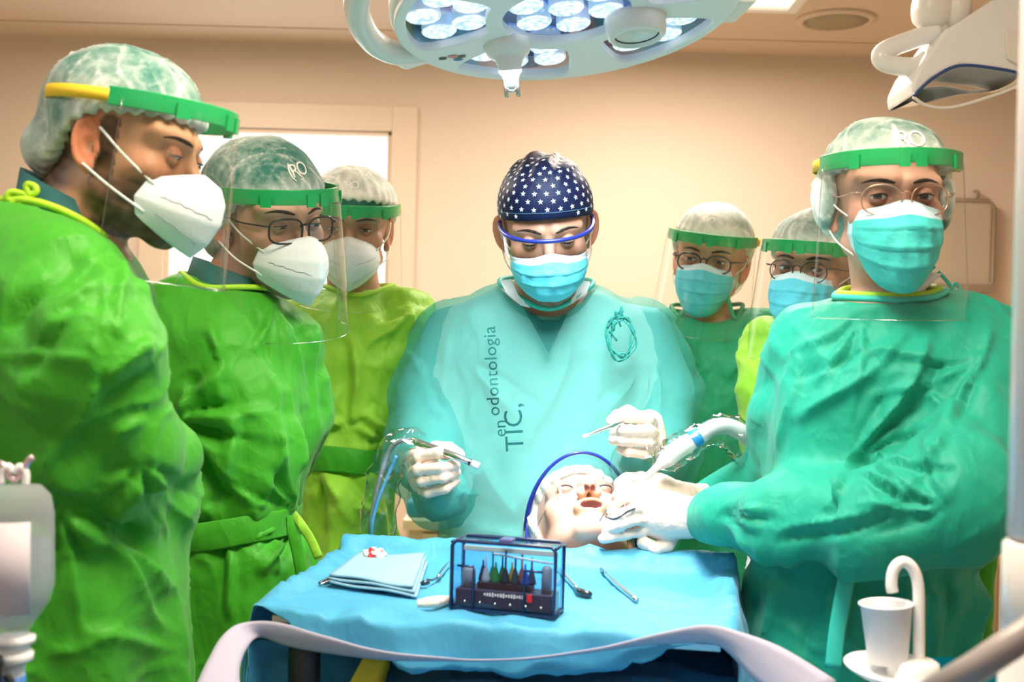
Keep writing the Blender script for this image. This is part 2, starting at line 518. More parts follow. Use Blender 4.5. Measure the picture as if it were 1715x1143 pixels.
def snoise(X, f, seed=0, n=5):
    """smooth pseudo noise in -1..1 from warped sines"""
    g = np.random.default_rng(seed)
    out = np.zeros(len(X))
    w = np.zeros((len(X), 3))
    for k in range(3):
        d = g.normal(size=3); d /= np.linalg.norm(d)
        w[:, k] = np.sin(X @ d * f * 0.9 + g.uniform(0, 6.28))
    for k in range(n):
        d = g.normal(size=3); d /= np.linalg.norm(d)
        out += np.sin(X @ d * f * g.uniform(0.7, 1.5) + 1.3 * w[:, k % 3] + g.uniform(0, 6.28))
    return out / n ** 0.5 / 1.3

def facets(X, f, seed=0, n=5, aniso=(1, 1, 1)):
    """crumple height in about -1..1: warped triangle waves give flat planes meeting in sharp creases"""
    g = np.random.default_rng(seed)
    out = np.zeros(len(X))
    for k in range(n):
        d = g.normal(size=3) * aniso; d /= np.linalg.norm(d)
        ph = X @ d * f * g.uniform(.6, 1.4) + 1.1 * snoise(X, f * .45, seed + 31 + k, 3) + g.uniform(0, 6.28)
        out += 2 / math.pi * np.arcsin(np.sin(ph))
    return out / n ** .5

def to_px(V):
    d = V[:, 1]
    ux = V[:, 0] / d * F; uy = (CAMZ - V[:, 2]) / d * F
    c, s = math.cos(ROLL), math.sin(ROLL)
    return ux * c - uy * s + W / 2, ux * s + uy * c + H / 2

def text_mesh(txt, size=1.0, spacing=1.0):
    cu = bpy.data.curves.new('txt', 'FONT'); cu.body = txt; cu.size = size; cu.align_x = 'CENTER'; cu.align_y = 'CENTER'
    cu.space_character = spacing; cu.resolution_u = 3
    o = bpy.data.objects.new('txt', cu); COL.objects.link(o)
    dg = bpy.context.evaluated_depsgraph_get()
    me = bpy.data.meshes.new_from_object(o.evaluated_get(dg))
    V = np.array([v.co[:2] for v in me.vertices]); Fs = [list(p.vertices) for p in me.polygons]
    bpy.data.objects.remove(o); bpy.data.curves.remove(cu); bpy.data.meshes.remove(me)
    return V, Fs

def bvh_of(V, Q): return BVHTree.FromPolygons([tuple(v) for v in V], [tuple(q) for q in Q])
# ------------------------------------------------------------------ people: heads
def rot(yaw, pitch, roll):
    R = Matrix.Rotation(math.radians(yaw), 3, 'Z') @ Matrix.Rotation(math.radians(pitch), 3, 'X') @ Matrix.Rotation(math.radians(roll), 3, 'Y')
    return np.array(R)

class Head:
    """face looks along local -Y, local X is the person's left, Z up; origin between the ears at eye level"""
    def __init__(s, c, yaw, pitch, roll, sc=1.0, female=False, mouth=False, flare=.42):
        s.c = np.asarray(c, float); s.R = rot(yaw, pitch, roll); s.s = sc; s.female = female; s.mouth = mouth; s.flare = flare
    def loc(s, X): return (((X - s.c) @ s.R) / s.s).astype(np.float32)
    def wor(s, L): return s.c + s.s * (np.asarray(L, float) @ s.R.T)
    def sdf(s, p):
        f = s.female
        d = sd_ell(p, (0, .014, .030), (.0745, .096, .083))
        d = smin(d, sd_ell(p, (0, -.030, -.038), (.059 if not f else .056, .059, .074)), .03)
        ax = np.abs(p[:, 0]); q = p.copy(); q[:, 0] = ax
        d = smin(d, sd_cap(q, (.050 if not f else .045, .0, -.062), (.016, -.070, -.100), .017, .013), .022)
        d = smin(d, sd_sph(p, (0, -.077, -.101), .017), .02)
        d = smin(d, sd_sph(q, (.044, -.056, -.024), .020), .018)
        d = smin(d, sd_cap(q, (.050, -.062, .020), (.012, -.083, .019), .010, .011), .014)
        d = smax(d, -sd_ell(q, (.031, -.104, .000), (.019, .018, .0125)), .012)
        d = smin(d, sd_sph(q, (.031, -.0745, -.001), .0125), .004)
        n = sd_cap(p, (0, -.084, .004), (0, -.112, -.038), .0075, .0105)
        n = smin(n, sd_sph(q, (.0115, -.099, -.041), .0085), .007)
        d = smin(d, n, .010)
        if s.mouth:
            d = smax(d, -sd_sph(q, (.0065, -.1105, -.050), .0052), .003)
            lip = sd_ell(p, (0, -.087, -.067), (.027, .017, .015))
            d = smin(d, lip, .008)
            d = smax(d, -sd_ell(p, (0, -.098, -.071), (.0165, .022, .0068)), .004)
        else:
            d = smin(d, sd_ell(p, (0, -.084, -.066), (.022, .012, .010)), .012)
        # ears
        e = q - np.array((.0715, .008, -.010), np.float32)
        ca, sa = math.cos(s.flare), math.sin(s.flare)
        a = e[:, 0] * ca - e[:, 1] * sa; b = e[:, 0] * sa + e[:, 1] * ca - .007 - .12 * e[:, 2]; c = e[:, 2]
        E = np.stack([a, b, c], -1)
        ear = sd_ell(E, (0, 0, 0), (.0048, .0165, .0295))
        rq = np.sqrt((b / .0148) ** 2 + (c / .0275) ** 2)
        ring = np.sqrt(((rq - 1) * .018) ** 2 + (a - .003) ** 2) - .0036
        ear = smin(ear, ring, .003)
        ear = smax(ear, -sd_ell(E, (.0075, -.003, -.003), (.0075, .0075, .012)), .003)
        ear = smin(ear, sd_ell(E, (.0015, -.006, -.029), (.005, .0075, .009)), .005)
        ear = smin(ear, sd_ell(E, (.003, -.0145, -.005), (.004, .004, .007)), .004)
        return smin(d, ear, .006)
    def front(s, xz, y0=-.17):
        """points of the face surface straight behind the given local x, z"""
        p = np.array([(x, y0, z) for x, z in xz], np.float32)
        for _ in range(40):
            p[:, 1] += np.clip(s.sdf(p), -.02, .02) * 0.9
        return p

def skin_cols(L, base, beard=0.0, hair=(0.03, 0.018, 0.012), hairline=True, nape=True):
    base = np.array(base, float)
    C = np.tile(base, (len(L), 1))
    n = snoise(L, 60, 3); n2 = snoise(L, 240, 4)
    def mixc(C, col, w): return C + (np.array(col) - C) * np.clip(w, 0, 1)[:, None]
    C = C * (1 + 0.05 * n[:, None])
    red = np.exp(-((np.abs(L[:, 0]) - .045) ** 2 + (L[:, 2] + .03) ** 2) / .0006) * (L[:, 1] < -.03)
    C = mixc(C, base * (1.1, .78, .75), red * .6)
    ear = (np.abs(L[:, 0]) > .074)
    C = mixc(C, base * (1.15, .72, .62), ear * .8)
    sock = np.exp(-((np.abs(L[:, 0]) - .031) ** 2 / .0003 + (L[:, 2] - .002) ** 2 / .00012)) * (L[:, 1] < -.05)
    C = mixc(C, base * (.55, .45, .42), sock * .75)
    if beard:
        w = 1 / (1 + np.exp((L[:, 2] + .040 + .35 * np.clip(L[:, 1] + .03, -.05, .05)) / .006))
        w *= 1 / (1 + np.exp((L[:, 1] - .012) / .006)) * (L[:, 2] > -.125 + .3 * (L[:, 1] + .05))
        sb = (np.abs(L[:, 1] + .008) < .014) * (L[:, 2] > -.06) * (L[:, 2] < .03) * (np.abs(L[:, 0]) > .05) * (np.abs(L[:, 0]) < .0735)
        w = np.maximum(w, sb * .9)
        C = mixc(C, hair, w * beard * (0.88 + 0.12 * n2))
    if nape:
        w = 1 / (1 + np.exp(-(L[:, 1] - .030 + .2 * (L[:, 2] + .05)) / .006)) / (1 + np.exp(-(L[:, 2] + .085) / .006)) * (~ear)
        C = mixc(C, hair, w * (0.85 + 0.15 * n2))
        w = 1 / (1 + np.exp(-(L[:, 2] - .045 - .2 * (L[:, 1] + .08)) / .005))
        C = mixc(C, hair, w * .9)
    return np.clip(C, 0, 1)

def eyes(h, par, gaze=(0, 0), iris=(0.05, 0.03, 0.015), lid=12, skin=(0.5, 0.3, 0.2), brow=True, browcol='hair_dark', lash=True, closed=False, browz=.0):
    """eyeballs, lids, lashes and brows"""
    skm = mat('eyelid_skin', tuple(np.array(skin) * (0.80, 0.66, 0.62)), 0.5)
    im = mat('iris', iris, 0.2)
    for sx in (-1, 1):
        c = np.array((sx * .031, -.0765, -.0005)); r = .0122
        if not closed:
            g = rot(gaze[0], gaze[1], 0) @ np.array((0, -1, 0.0))
            u, v = frame_of(g)
            rings = [0, .06, .20, .40, .52, .66, .8, 1.1, 1.5, 1.9]
            n = 20; V = []; Fs = []; sl = []
            for a in rings:
                for k in range(n):
                    t = 2 * math.pi * k / n
                    V.append(h.wor(c + r * (math.cos(a) * g + math.sin(a) * (math.cos(t) * u + math.sin(t) * v))))
            for i in range(len(rings) - 1):
                for k in range(n):
                    Fs.append([i * n + k, i * n + (k + 1) % n, (i + 1) * n + (k + 1) % n, (i + 1) * n + k])
                    sl.append(0 if rings[i] < .19 else (1 if rings[i] < .51 else 2))
            obj('eye', V, Fs, ['pupil', im, 'eye_white'], par, slots=sl)
        mb = MB()
        na, ne = 21, 9
        az = np.radians(np.linspace(-78, 78, na))
        up = math.radians(lid) * np.cos(az * 1.12) if not closed else np.radians(-14) * np.cos(az * 1.1)
        lo = -math.radians(17) * np.cos(az * 1.12) if not closed else np.radians(-15.5) * np.cos(az * 1.1)
        edge = []
        for s0, s1 in ((up, np.radians(70)), (np.radians(-70), lo)):
            V = []
            for i in range(na):
                e0 = s0[i] if np.ndim(s0) else s0; e1 = s1[i] if np.ndim(s1) else s1
                for e in np.linspace(e0, e1, ne):
                    rr = r + .0012
                    V.append(h.wor(c + rr * np.array((math.sin(az[i]) * math.cos(e), -math.cos(az[i]) * math.cos(e), math.sin(e)))))
            mb.add(V, grid_faces(na, ne).tolist())
        mb.obj('eyelids', skm, par)
        if lash:
            pts = [h.wor(c + (r + .0018) * np.array((math.sin(a) * math.cos(e), -math.cos(a) * math.cos(e), math.sin(e)))) for a, e in zip(az[2:-2], (up if not closed else lo)[2:-2])]
            V, Fs = tube(pts, [.0004, .0010, .0012, .0010, .0004], 6)
            obj('eyelashes', V, Fs, 'hair_dark', par)
        if brow:
            xs = np.linspace(.012, .052, 9)
            zz = .0175 + .006 * np.sin((xs - .012) / .04 * 2.2) - .004 * ((xs - .012) / .04) ** 2 + browz
            p = h.front([(sx * x, z) for x, z in zip(xs, zz)])
            V, Fs = tube([h.wor(q - np.array((0, -.0004, 0))) for q in p], [.0016, .0028, .0027, .0020, .0008], 8, True, (h.R @ np.array((0, 1, 0)), .5))
            obj('eyebrow', V, Fs, browcol, par)

# ------------------------------------------------------------------ people: bodies and gowns
def rows_world(rows, d, b):
    out = []
    for r in rows:
        py, xl, xr = r[:3]
        dd = r[3] if len(r) > 3 and r[3] else d
        bb = r[4] if len(r) > 4 else b
        A, B = P(xl, py, dd), P(xr, py, dd)
        out.append(((A[2] + B[2]) / 2, (A[0] + B[0]) / 2, dd, (B[0] - A[0]) / 2, bb))
    out.sort()
    out = np.array(out)
    zt = out[:, 0].max()
    if b is not None:                              # chest and back slope in towards the neck
        k = np.clip(.42 + .58 * (np.clip(zt - out[:, 0], 0, 1) / .11) ** .7, 0, 1)
        auto = np.array([abs(x - b) < 1e-9 for x in out[:, 4]])
        out[auto, 4] *= k[auto]
        out[auto, 2] += (.02 * (1 - k) / .58)[auto]
    return out

def torso_sdf(p, T, off=0.0, zlo=0.3, n=2.5):
    z = p[:, 2]
    cx = np.interp(z, T[:, 0], T[:, 1]); cy = np.interp(z, T[:, 0], T[:, 2])
    a = np.maximum(np.interp(z, T[:, 0], T[:, 3]) + off, .015); b = np.maximum(np.interp(z, T[:, 0], T[:, 4]) + off, .015)
    q = ((np.abs(p[:, 0] - cx) / a) ** n + (np.abs(p[:, 1] - cy) / b) ** n) ** (1 / n)
    d = (q - 1) * np.minimum(a, b) * .9
    d = smax(d, z - T[-1, 0] - off, .015)
    return smax(d, zlo - z, .01)

def arms_world(arms):
    return [[(P(x, y, dd), r) for x, y, dd, r in ch] for ch in arms]

def body(par, h, T, arms, neck, base, nr=.054, cell=.035, fcell=.0028, beard=0, lift=None, legs=True, hair=(0.03, 0.018, 0.012), nape=True, tan=None, name='body', under=None, armk=.62, off=-.035):
    """one continuous skin mesh: head, ears, neck, torso, arms, legs"""
    A = arms_world(arms)
    nb = np.asarray(neck, float)
    n0 = h.wor((0, .026, -.055))
    ft = (T[0, 1], T[0, 2])
    lo_a = T[0, 3]; lx = min(.09, lo_a * .42); lr = min(.072, lo_a * .38)
    def fn(p):
        d = torso_sdf(p, T, off, .85)
        d = smin(d, sd_cap(p, n0, nb, nr * h.s, nr * h.s * 1.06), .02)
        d = smin(d, sd_ell(p, nb - (0, 0, .055), (.075, .045, .04)), .03)
        for ch in A:
            for (a, ra), (b, rb) in zip(ch[:-1], ch[1:]):
                d = smin(d, sd_cap(p, a, b, ra * armk, rb * armk), .03)
        if legs:
            for sx in (-1, 1):
                d = smin(d, sd_cap(p, (ft[0] + sx * lx, ft[1], .9), (ft[0] + sx * lx, ft[1] + .01, .09), lr, .045), .03)
                d = smin(d, sd_cap(p, (ft[0] + sx * lx, ft[1] + .03, .045), (ft[0] + sx * (lx + .01), ft[1] - .13, .04), .042, .036), .02)
        L = h.loc(p)
        m = ((L + np.array((0, 0, .0))) ** 2).sum(1) < .20 ** 2
        if m.any():
            d[m] = smin(d[m], h.sdf(L[m]) * h.s, .012)
        return d
    lo = np.array((T[:, 1].min() - T[:, 3].max() - .05, h.c[1] - .35, -.01)); hi = np.array((T[:, 1].max() + T[:, 3].max() + .05, h.c[1] + .35, h.c[2] + .16))
    lo[1] = min(lo[1], T[:, 2].min() - .3); hi[1] = max(hi[1], T[:, 2].max() + .3)
    for ch in A:
        for q, r in ch:
            lo = np.minimum(lo, q - .1); hi = np.maximum(hi, q + .1)
    lo = np.minimum(lo, h.c - .16); hi = np.maximum(hi, h.c + .16)
    lo[2] = -.01 if legs else lo[2]
    e = np.array([[x, y, z] for x in (-.1, .1) for y in (-.12, .12) for z in (-.13, .125)])
    ew = h.wor(e)
    V, Q = sdf_mesh(fn, lo, hi, cell, (np.maximum(lo, ew.min(0) + .012), ew.max(0) - .012, fcell))
    L = h.loc(V).astype(float)
    C = skin_cols(L, tan, beard, hair, nape=nape)
    inh = ((L / 1.0) ** 2).sum(1) < .17 ** 2
    lower = V[:, 2] < .85
    C[~inh] = tan if under is None else under
    if legs: C[lower] = (.012, .10, .10)
    if legs: C[V[:, 2] < .085] = (.7, .7, .7)
    return obj(name, V, Q, 'skin', par, cols=C)

def fan(x, y, a0, a1, n, l0, l1, w, h, seed=0):
    """folds radiating from a point where the cloth is pulled; angles in degrees, y down"""
    g = np.random.default_rng(seed)
    out = []
    for k in range(n):
        a = math.radians(a0 + (a1 - a0) * (k + g.uniform(.2, .8)) / n); l = g.uniform(l0, l1)
        s = g.uniform(2, 10)
        hh = h * g.uniform(.6, 1.2) * (1 if k % 2 else -1)
        out.append((x + s * math.cos(a), y + s * math.sin(a), x + l * math.cos(a), y + l * math.sin(a), w * g.uniform(.7, 1.3), hh))
    return out

def gown(par, rows, d, b, arms, m, belt=None, creases=(), hem=0.32, cell=0.011, amp=1.0, seed=1, name='gown', n=2.5, gather=7, sub=True, hole=None, bind=None, inner=None, dmin=-.014, kshoulder=.035, sleeve=1.0, vert=.4):
    """gown built from its outline rows and sleeve chains, opened at the neck, then folded"""
    T = rows_world(rows, d, b)
    zlo = hem
    T = np.vstack([[[zlo - .05, T[0, 1], T[0, 2], T[0, 3] * 1.06, T[0, 4] * 1.05]], T])
    A = arms_world(arms)
    def outer(p):
        dd = torso_sdf(p, T, 0, zlo, n)
        for ch in A:
            da = None
            for (a, ra), (bq, rb) in zip(ch[:-1], ch[1:]):
                x = sd_cap(p, a, bq, ra, rb)
                da = x if da is None else smin(da, x, .03)
            dd = smin(dd, da, kshoulder)
        return dd
    def fn(p):
        dd = outer(p)
        if hole:
            dd = smax(dd, -sd_cap(p, hole[0], hole[1], hole[2], hole[2] * 1.2), .006)
        return dd
    lo = np.array(((T[:, 1] - T[:, 3]).min() - .03, (T[:, 2] - T[:, 4]).min() - .03, zlo - .03))
    hi = np.array(((T[:, 1] + T[:, 3]).max() + .03, (T[:, 2] + T[:, 4]).max() + .03, T[-1, 0] + .03))
    for ch in A:
        for q, r in ch:
            lo = np.minimum(lo, q - r - .03); hi = np.maximum(hi, q + r + .03)
    V, Q = sdf_mesh(fn, lo, hi, cell)
    V = relax(V, Q, 2)
    if sub:
        V, Q = subdivide(V, Q)
        V = relax(V, Q, 2)
    N = normals(V, Q)
    ridge = lambda v: np.clip(1 - np.abs(v) * 2.0, -1, 1)
    line = lambda v, w: np.exp(-np.abs(v) / w)     # long thin creases along the zero lines of a slow noise
    tri = lambda ph: 2 / math.pi * np.arcsin(np.sin(ph))
    patch = np.clip(.5 + .9 * snoise(V, 13, seed + 20), .08, 1)
    patch2 = np.clip(.5 + .9 * snoise(V, 16, seed + 21), .08, 1)
    disp = amp * (.0100 * patch * facets(V, 34, seed, 4, (1, 1, vert)) + .0050 * patch2 * facets(V, 75, seed + 5, 4, (1, 1, .8))
                  + .0090 * patch2 * line(snoise(V * (1, 1, .6), 20, seed + 11), .10) + .0065 * patch * line(snoise(V, 34, seed + 13), .08))
    th = np.arctan2(V[:, 1] - np.interp(V[:, 2], T[:, 0], T[:, 2]), V[:, 0] - np.interp(V[:, 2], T[:, 0], T[:, 1]))
    if belt is not None:
        dz = V[:, 2] - belt
        g = np.exp(-np.abs(dz) / .10) * (1 - np.exp(-(dz / .02) ** 2))
        disp += amp * .010 * g * tri(gather * 1.5 * th + 1.5 * snoise(V, 10, seed + 2) + dz * 5)
        disp -= .012 * np.exp(-(dz / .018) ** 2)
        low = np.clip((belt - V[:, 2]) / .25, 0, 1)
        disp += amp * .012 * low * tri((gather + 1) * th + seed + 1.2 * snoise(V, 7, seed + 3))
    for ch in A:                                   # wrinkles along the sleeves
        pts = np.array([q for q, r in ch]); L0 = 0
        for i in range(len(pts) - 1):
            a, bq = pts[i], pts[i + 1]; ab = bq - a; l = np.linalg.norm(ab)
            t = ((V - a) @ ab) / (l * l)
            r = ch[i][1] + (ch[i + 1][1] - ch[i][1]) * np.clip(t, 0, 1)
            dist = np.linalg.norm(V - a - np.clip(t, 0, 1)[:, None] * ab, axis=1)
            w = np.exp(-((dist - r) / .025) ** 2) * (t > -.1) * (t < 1.1)
            sl = (L0 + np.clip(t, 0, 1) * l)
            u, v = frame_of(ab)
            ph = np.arctan2((V - a) @ v, (V - a) @ u)
            disp += sleeve * amp * w * .0085 * tri(sl / .13 * 6.28 + 2.4 * np.sin(ph * 1 + i + seed) + 2.0 * snoise(V, 16, seed + 7)) * patch2
            L0 += l
    px, py = to_px(V)
    facing = np.clip(-N[:, 1] * 3 + .3, 0, 1)
    sc = d / F
    for (x0, y0, x1, y1, w, hgt) in creases:       # individual folds of this gown
        ax, ay = x1 - x0, y1 - y0
        l2 = ax * ax + ay * ay; l = l2 ** .5
        t = ((px - x0) * ax + (py - y0) * ay) / l2
        s = ((px - x0) * -ay + (py - y0) * ax) / l + .04 * l * np.sin(np.clip(t, 0, 1) * 5)
        env = np.clip(np.sin(np.clip(t, 0, 1) * math.pi), 0, 1) ** .6
        wl = np.where(s > 0, w * 1.3, w * .30)
        disp += facing * env * hgt * 2.0 * sc * np.exp(-np.abs(s) / wl)
    if hole:
        hd = sd_cap(V.astype(np.float32), hole[0], hole[1], hole[2], hole[2] * 1.2)
        disp *= np.clip(hd / .04, .12, 1)
    disp = np.where(disp < dmin * .5, dmin * .5 + dmin * .5 * np.tanh((disp - dmin * .5) / (dmin * .5)), disp)
    V2 = relax(V + N * disp[:, None], Q, 1, .4)
    o = obj(name, V2, Q, m, par)
    if hole and bind:                              # binding round the neckline
        c0, c1 = np.asarray(hole[0], float), np.asarray(hole[1], float)
        ax = (c1 - c0) / np.linalg.norm(c1 - c0)
        u, v = frame_of(ax)
        pts = []
        for a in np.linspace(0, 2 * math.pi, 49)[:-1]:
            s = np.linspace(.16, -.16, 161)
            tq = np.clip(s / np.linalg.norm(c1 - c0), 0, 1)
            rr = hole[2] * (1 + .2 * tq)
            q = c0 + s[:, None] * ax + rr[:, None] * (math.cos(a) * u + math.sin(a) * v)
            ins = np.nonzero(outer(q.astype(np.float32)) < 0)[0]
            pts.append(q[ins[0]] if len(ins) else q[80])
        pts = np.array(pts)
        for _ in range(3): pts = .5 * pts + .25 * np.roll(pts, 1, 0) + .25 * np.roll(pts, -1, 0)
        pts = pts + ax * .003
        Vt, Ft = tube(list(pts) + [pts[0], pts[1]], .0048, 8, caps=False)
        obj('collar_binding', Vt, Ft, bind, par)
        if inner:
            cc = pts.mean(0)
            q2 = cc + (pts - cc) * inner[1] + ax * inner[2]
            Vt, Ft = tube(list(q2) + [q2[0], q2[1]], inner[3], 8, caps=False)
            obj('inner_collar', Vt, Ft, inner[0], par)
    return o, V2, Q, T

def belt_strip(par, T, z0, slope, m, off=1.05, hw=.021, name='belt', a0=0, a1=2 * math.pi, n=72, seed=0):
    V = []
    for i in range(n + 1):
        t = a0 + (a1 - a0) * i / n
        for k, e in enumerate((-1, -.9, 0, .9, 1)):
            z = z0 + slope * math.cos(t) + e * hw + .004 * math.sin(3 * t + seed)
            cx = np.interp(z, T[:, 0], T[:, 1]); cy = np.interp(z, T[:, 0], T[:, 2])
            a = np.interp(z, T[:, 0], T[:, 3]); b = np.interp(z, T[:, 0], T[:, 4])
            c_, s_ = math.cos(t), math.sin(t)
            rr = 1 / ((abs(c_)) ** 2.5 + (abs(s_)) ** 2.5) ** .4
            o = off + (.012 if abs(e) < 1 else 0) + .006 * math.sin(9 * t + e * 2 + seed)
            V.append((cx + a * o * rr * c_, cy + b * o * rr * s_, z))
    return obj(name, V, grid_faces(n + 1, 5), m, par, solid=.003)

def tie(par, pts, m, w=.010, name='tie'):
    V, Fs = tube(catmull(pts, 6), w, 8, True, ((0, 1, 0), .2))
    return obj(name, V, Fs, m, par)

def collar(par, pts, r, m, name='collar_binding', closed=True):
    pts = catmull(pts + ([pts[0]] if closed else []), 8)
    V, Fs = tube(pts, r, 8)
    return obj(name, V, Fs, m, par)

def neck_ring(c, u, v, a, b, n=16, t0=0, t1=2 * math.pi):
    return [np.asarray(c) + a * math.cos(t) * np.asarray(u) + b * math.sin(t) * np.asarray(v) for t in np.linspace(t0, t1, n + 1)[:-1]]

# ------------------------------------------------------------------ head wear
def bouffant(h, par, seed=0, under='cap', r=(.092, .115, .094), c=(0, .020, .038), bun=(0, .085, -.008), bunr=(.060, .050, .048), cut=((-.085, .050), (.012, .034), (.095, -.060)), white=.45, logo=None, sides=None):
    """elasticated gauze cap with gathered folds"""
    cy_, cz_ = [q[0] for q in cut], [q[1] for q in cut]
    zcut = lambda y: np.interp(y, cy_, cz_)
    def fl(p):
        d = smin(sd_ell(p, c, r), sd_ell(p, bun, bunr), .02)
        if sides:
            q = p.copy(); q[:, 0] = np.abs(q[:, 0])
            d = smin(d, sd_ell(q, sides[0], sides[1]), .012)
        cutd = -(p[:, 2] - zcut(p[:, 1])) * .8
        return smax(d, cutd if not sides else np.minimum(cutd, sd_ell(np.abs(p) * np.array((1, 0, 0)) + p * np.array((0, 1, 1)), sides[0], np.array(sides[1]) * 1.02)), .008)
    V, Q = sdf_mesh(fl, (-.13, -.13, -.10), (.13, .17, .16), .0042)
    N = normals(V, Q)
    # gathers run from the crown to the elastic
    th = np.arctan2(V[:, 1] - .03, V[:, 0]); el = np.arctan2(V[:, 2] - .02, np.hypot(V[:, 0], V[:, 1]))
    w = 1.6 * snoise(V, 45, seed)
    rdg = lambda v: np.clip(1 - np.abs(v) * 2.2, -1, 1)
    ln = lambda v, w_: np.exp(-np.abs(v) / w_)
    g1 = ln(np.sin(4 * th + .5 * w + 1.2 * el), .07) * np.clip(.5 + snoise(V, 30, seed + 8), 0, 1)
    g2 = np.zeros(len(V)); gr = np.random.default_rng(seed + 40)
    for k in range(5):
        dd = gr.normal(size=3) * (1, 1, .35); dd /= np.linalg.norm(dd)
        g2 = np.maximum(g2, ln(np.sin(V @ dd * gr.uniform(28, 50) + .5 * snoise(V, 30, seed + k) + gr.uniform(0, 6)), .05) * np.clip(.3 + 1.2 * snoise(V, 26, seed + 50 + k), 0, 1))
    g3 = ln(snoise(V * (1, 1, .6), 150, seed + 4), .10)
    rim = np.exp(-np.abs(V[:, 2] - zcut(V[:, 1])) / .016)
    V2 = V + N * (.0022 * g1 + .0022 * g2 + .0006 * g3 + .0014 * facets(V, 90, seed) + rim * .003 * np.sin(34 * th))[:, None]
    wh = white + .14 + .55 * g1 + .65 * g2 + .22 * g3 + .16 * snoise(V, 34, seed + 6) + .55 * np.clip(rim * 1.4, 0, 1) - .12
    wh = wh + .35 * np.clip((V[:, 1] - .055) / .06, 0, 1)
    if sides: wh = wh + .5 * np.clip((np.abs(V[:, 0]) - .085) / .01, 0, 1)
    o = obj('cap', h.wor(V2), Q, 'cap', par, cols=np.clip(wh, 0, 1))
    if logo:
        cap_logo(h, o, V2, Q, *logo)
    return o

def cap_logo(h, capo, V, Q, x, z, size, tilt=0):
    """the clinic's letters printed on the cap front"""
    bv = bvh_of(V, Q)
    for ch, dx, dz, s in (('(', -.95, .05, 1.0), ('R', -.42, 0, .95), ('O', .55, .02, .95), ('S', .03, -.32, .55)):
        T2, Fs = text_mesh(ch, size * s)
        pts = []
        for a, b in T2:
            a2 = a + dx * size * .55 + x; b2 = b + dz * size + z
            a3 = x + (a2 - x) * math.cos(tilt) - (b2 - z) * math.sin(tilt); b3 = z + (a2 - x) * math.sin(tilt) + (b2 - z) * math.cos(tilt)
            hit = bv.ray_cast(Vector((a3, -.3, b3)), Vector((0, 1, 0)))
            y = hit[0].y if hit[0] is not None else -.08
            pts.append((a3, y - .0022, b3))
        obj('printed_letter', h.wor(pts), Fs, 'print_white', capo, smooth=False)

def shield(h, par, z=.050, tilt=0.0, length=.215, rx=.094, ry=.130, span=84, vspan=76, flare=.012, seed=0, drop=0.0):
    """green head band, yellow elastic and clear visor sheet"""
    R = np.array(Matrix.Rotation(math.radians(tilt), 3, 'X'))
    piv = np.array((0, 0, z))
    def at(a, zz, k=0.0):
        q = np.array(((rx + k) * math.sin(a), -(ry + k) * math.cos(a), zz))
        return h.wor(piv + R @ q)
    n = 48; hh = .0115; th = .0045
    V = []
    for i in range(n + 1):
        a = math.radians(-span + 2 * span * i / n)
        notch = .003 if abs(a) < .07 else 0
        for (k, zz) in ((0, -hh + notch), (th, -hh + notch), (th, hh), (0, hh)):
            V.append(at(a, zz, k))
    Fs = []
    for i in range(n):
        for k in range(4):
            Fs.append([i * 4 + k, i * 4 + (k + 1) % 4, (i + 1) * 4 + (k + 1) % 4, (i + 1) * 4 + k])
    Fs += [[3, 2, 1, 0], [n * 4 + k for k in range(4)]]
    band = obj('head_band', V, Fs, 'band', par, smooth=False, bevel=.0012)
    for a0 in (-.75, -.11, .11, .75):
        mb = MB()
        V = []
        for i in range(5):
            a = a0 + (-.07 + .14 * i / 4)
            for (k, zz) in ((th - .001, -hh - .003), (th + .0035, -hh - .003), (th + .0035, hh * .4), (th - .001, hh * .4)):
                V.append(at(a, zz, k))
        Fs = []
        for i in range(4):
            for k in range(4):
                Fs.append([i * 4 + k, i * 4 + (k + 1) % 4, (i + 1) * 4 + (k + 1) % 4, (i + 1) * 4 + k])
        Fs += [[3, 2, 1, 0], [16 + k for k in range(4)]]
        obj('clip', V, Fs, 'band', band, smooth=False)
    V = []                                         # elastic round the back of the head
    ns = 30
    for i in range(ns + 1):
        a = math.radians(span - 4 + (360 - 2 * span + 8) * i / ns)
        rr = .003 + .012 * math.sin(math.pi * i / ns)
        for zz in (-.008, .008):
            q = np.array(((rx + rr) * math.sin(a), -(ry - .004 + rr) * math.cos(a) if math.cos(a) > 0 else -.112 * math.cos(a), zz))
            V.append(h.wor(piv + R @ q))
    obj('elastic_strap', V, grid_faces(ns + 1, 2), 'yellow', par, solid=.002)
    nv = 14; nu = 40
    V = []
    for i in range(nu + 1):
        a = math.radians(-vspan + 2 * vspan * i / nu)
        for j in range(nv + 1):
            t = j / nv
            V.append(at(a, -.002 - length * t, th + .0015 + flare * t))
    vis = obj('visor', V, grid_faces(nu + 1, nv + 1), 'clear', par)
    for nm, idx in (('visor_edge', [i * (nv + 1) + nv for i in range(nu + 1)]), ('visor_edge', [j for j in range(nv + 1)]), ('visor_edge', [nu * (nv + 1) + j for j in range(nv + 1)])):
        Vt, Ft = tube([V[i] for i in idx], .0007, 5)
        obj(nm, Vt, Ft, 'clear_edge', vis)

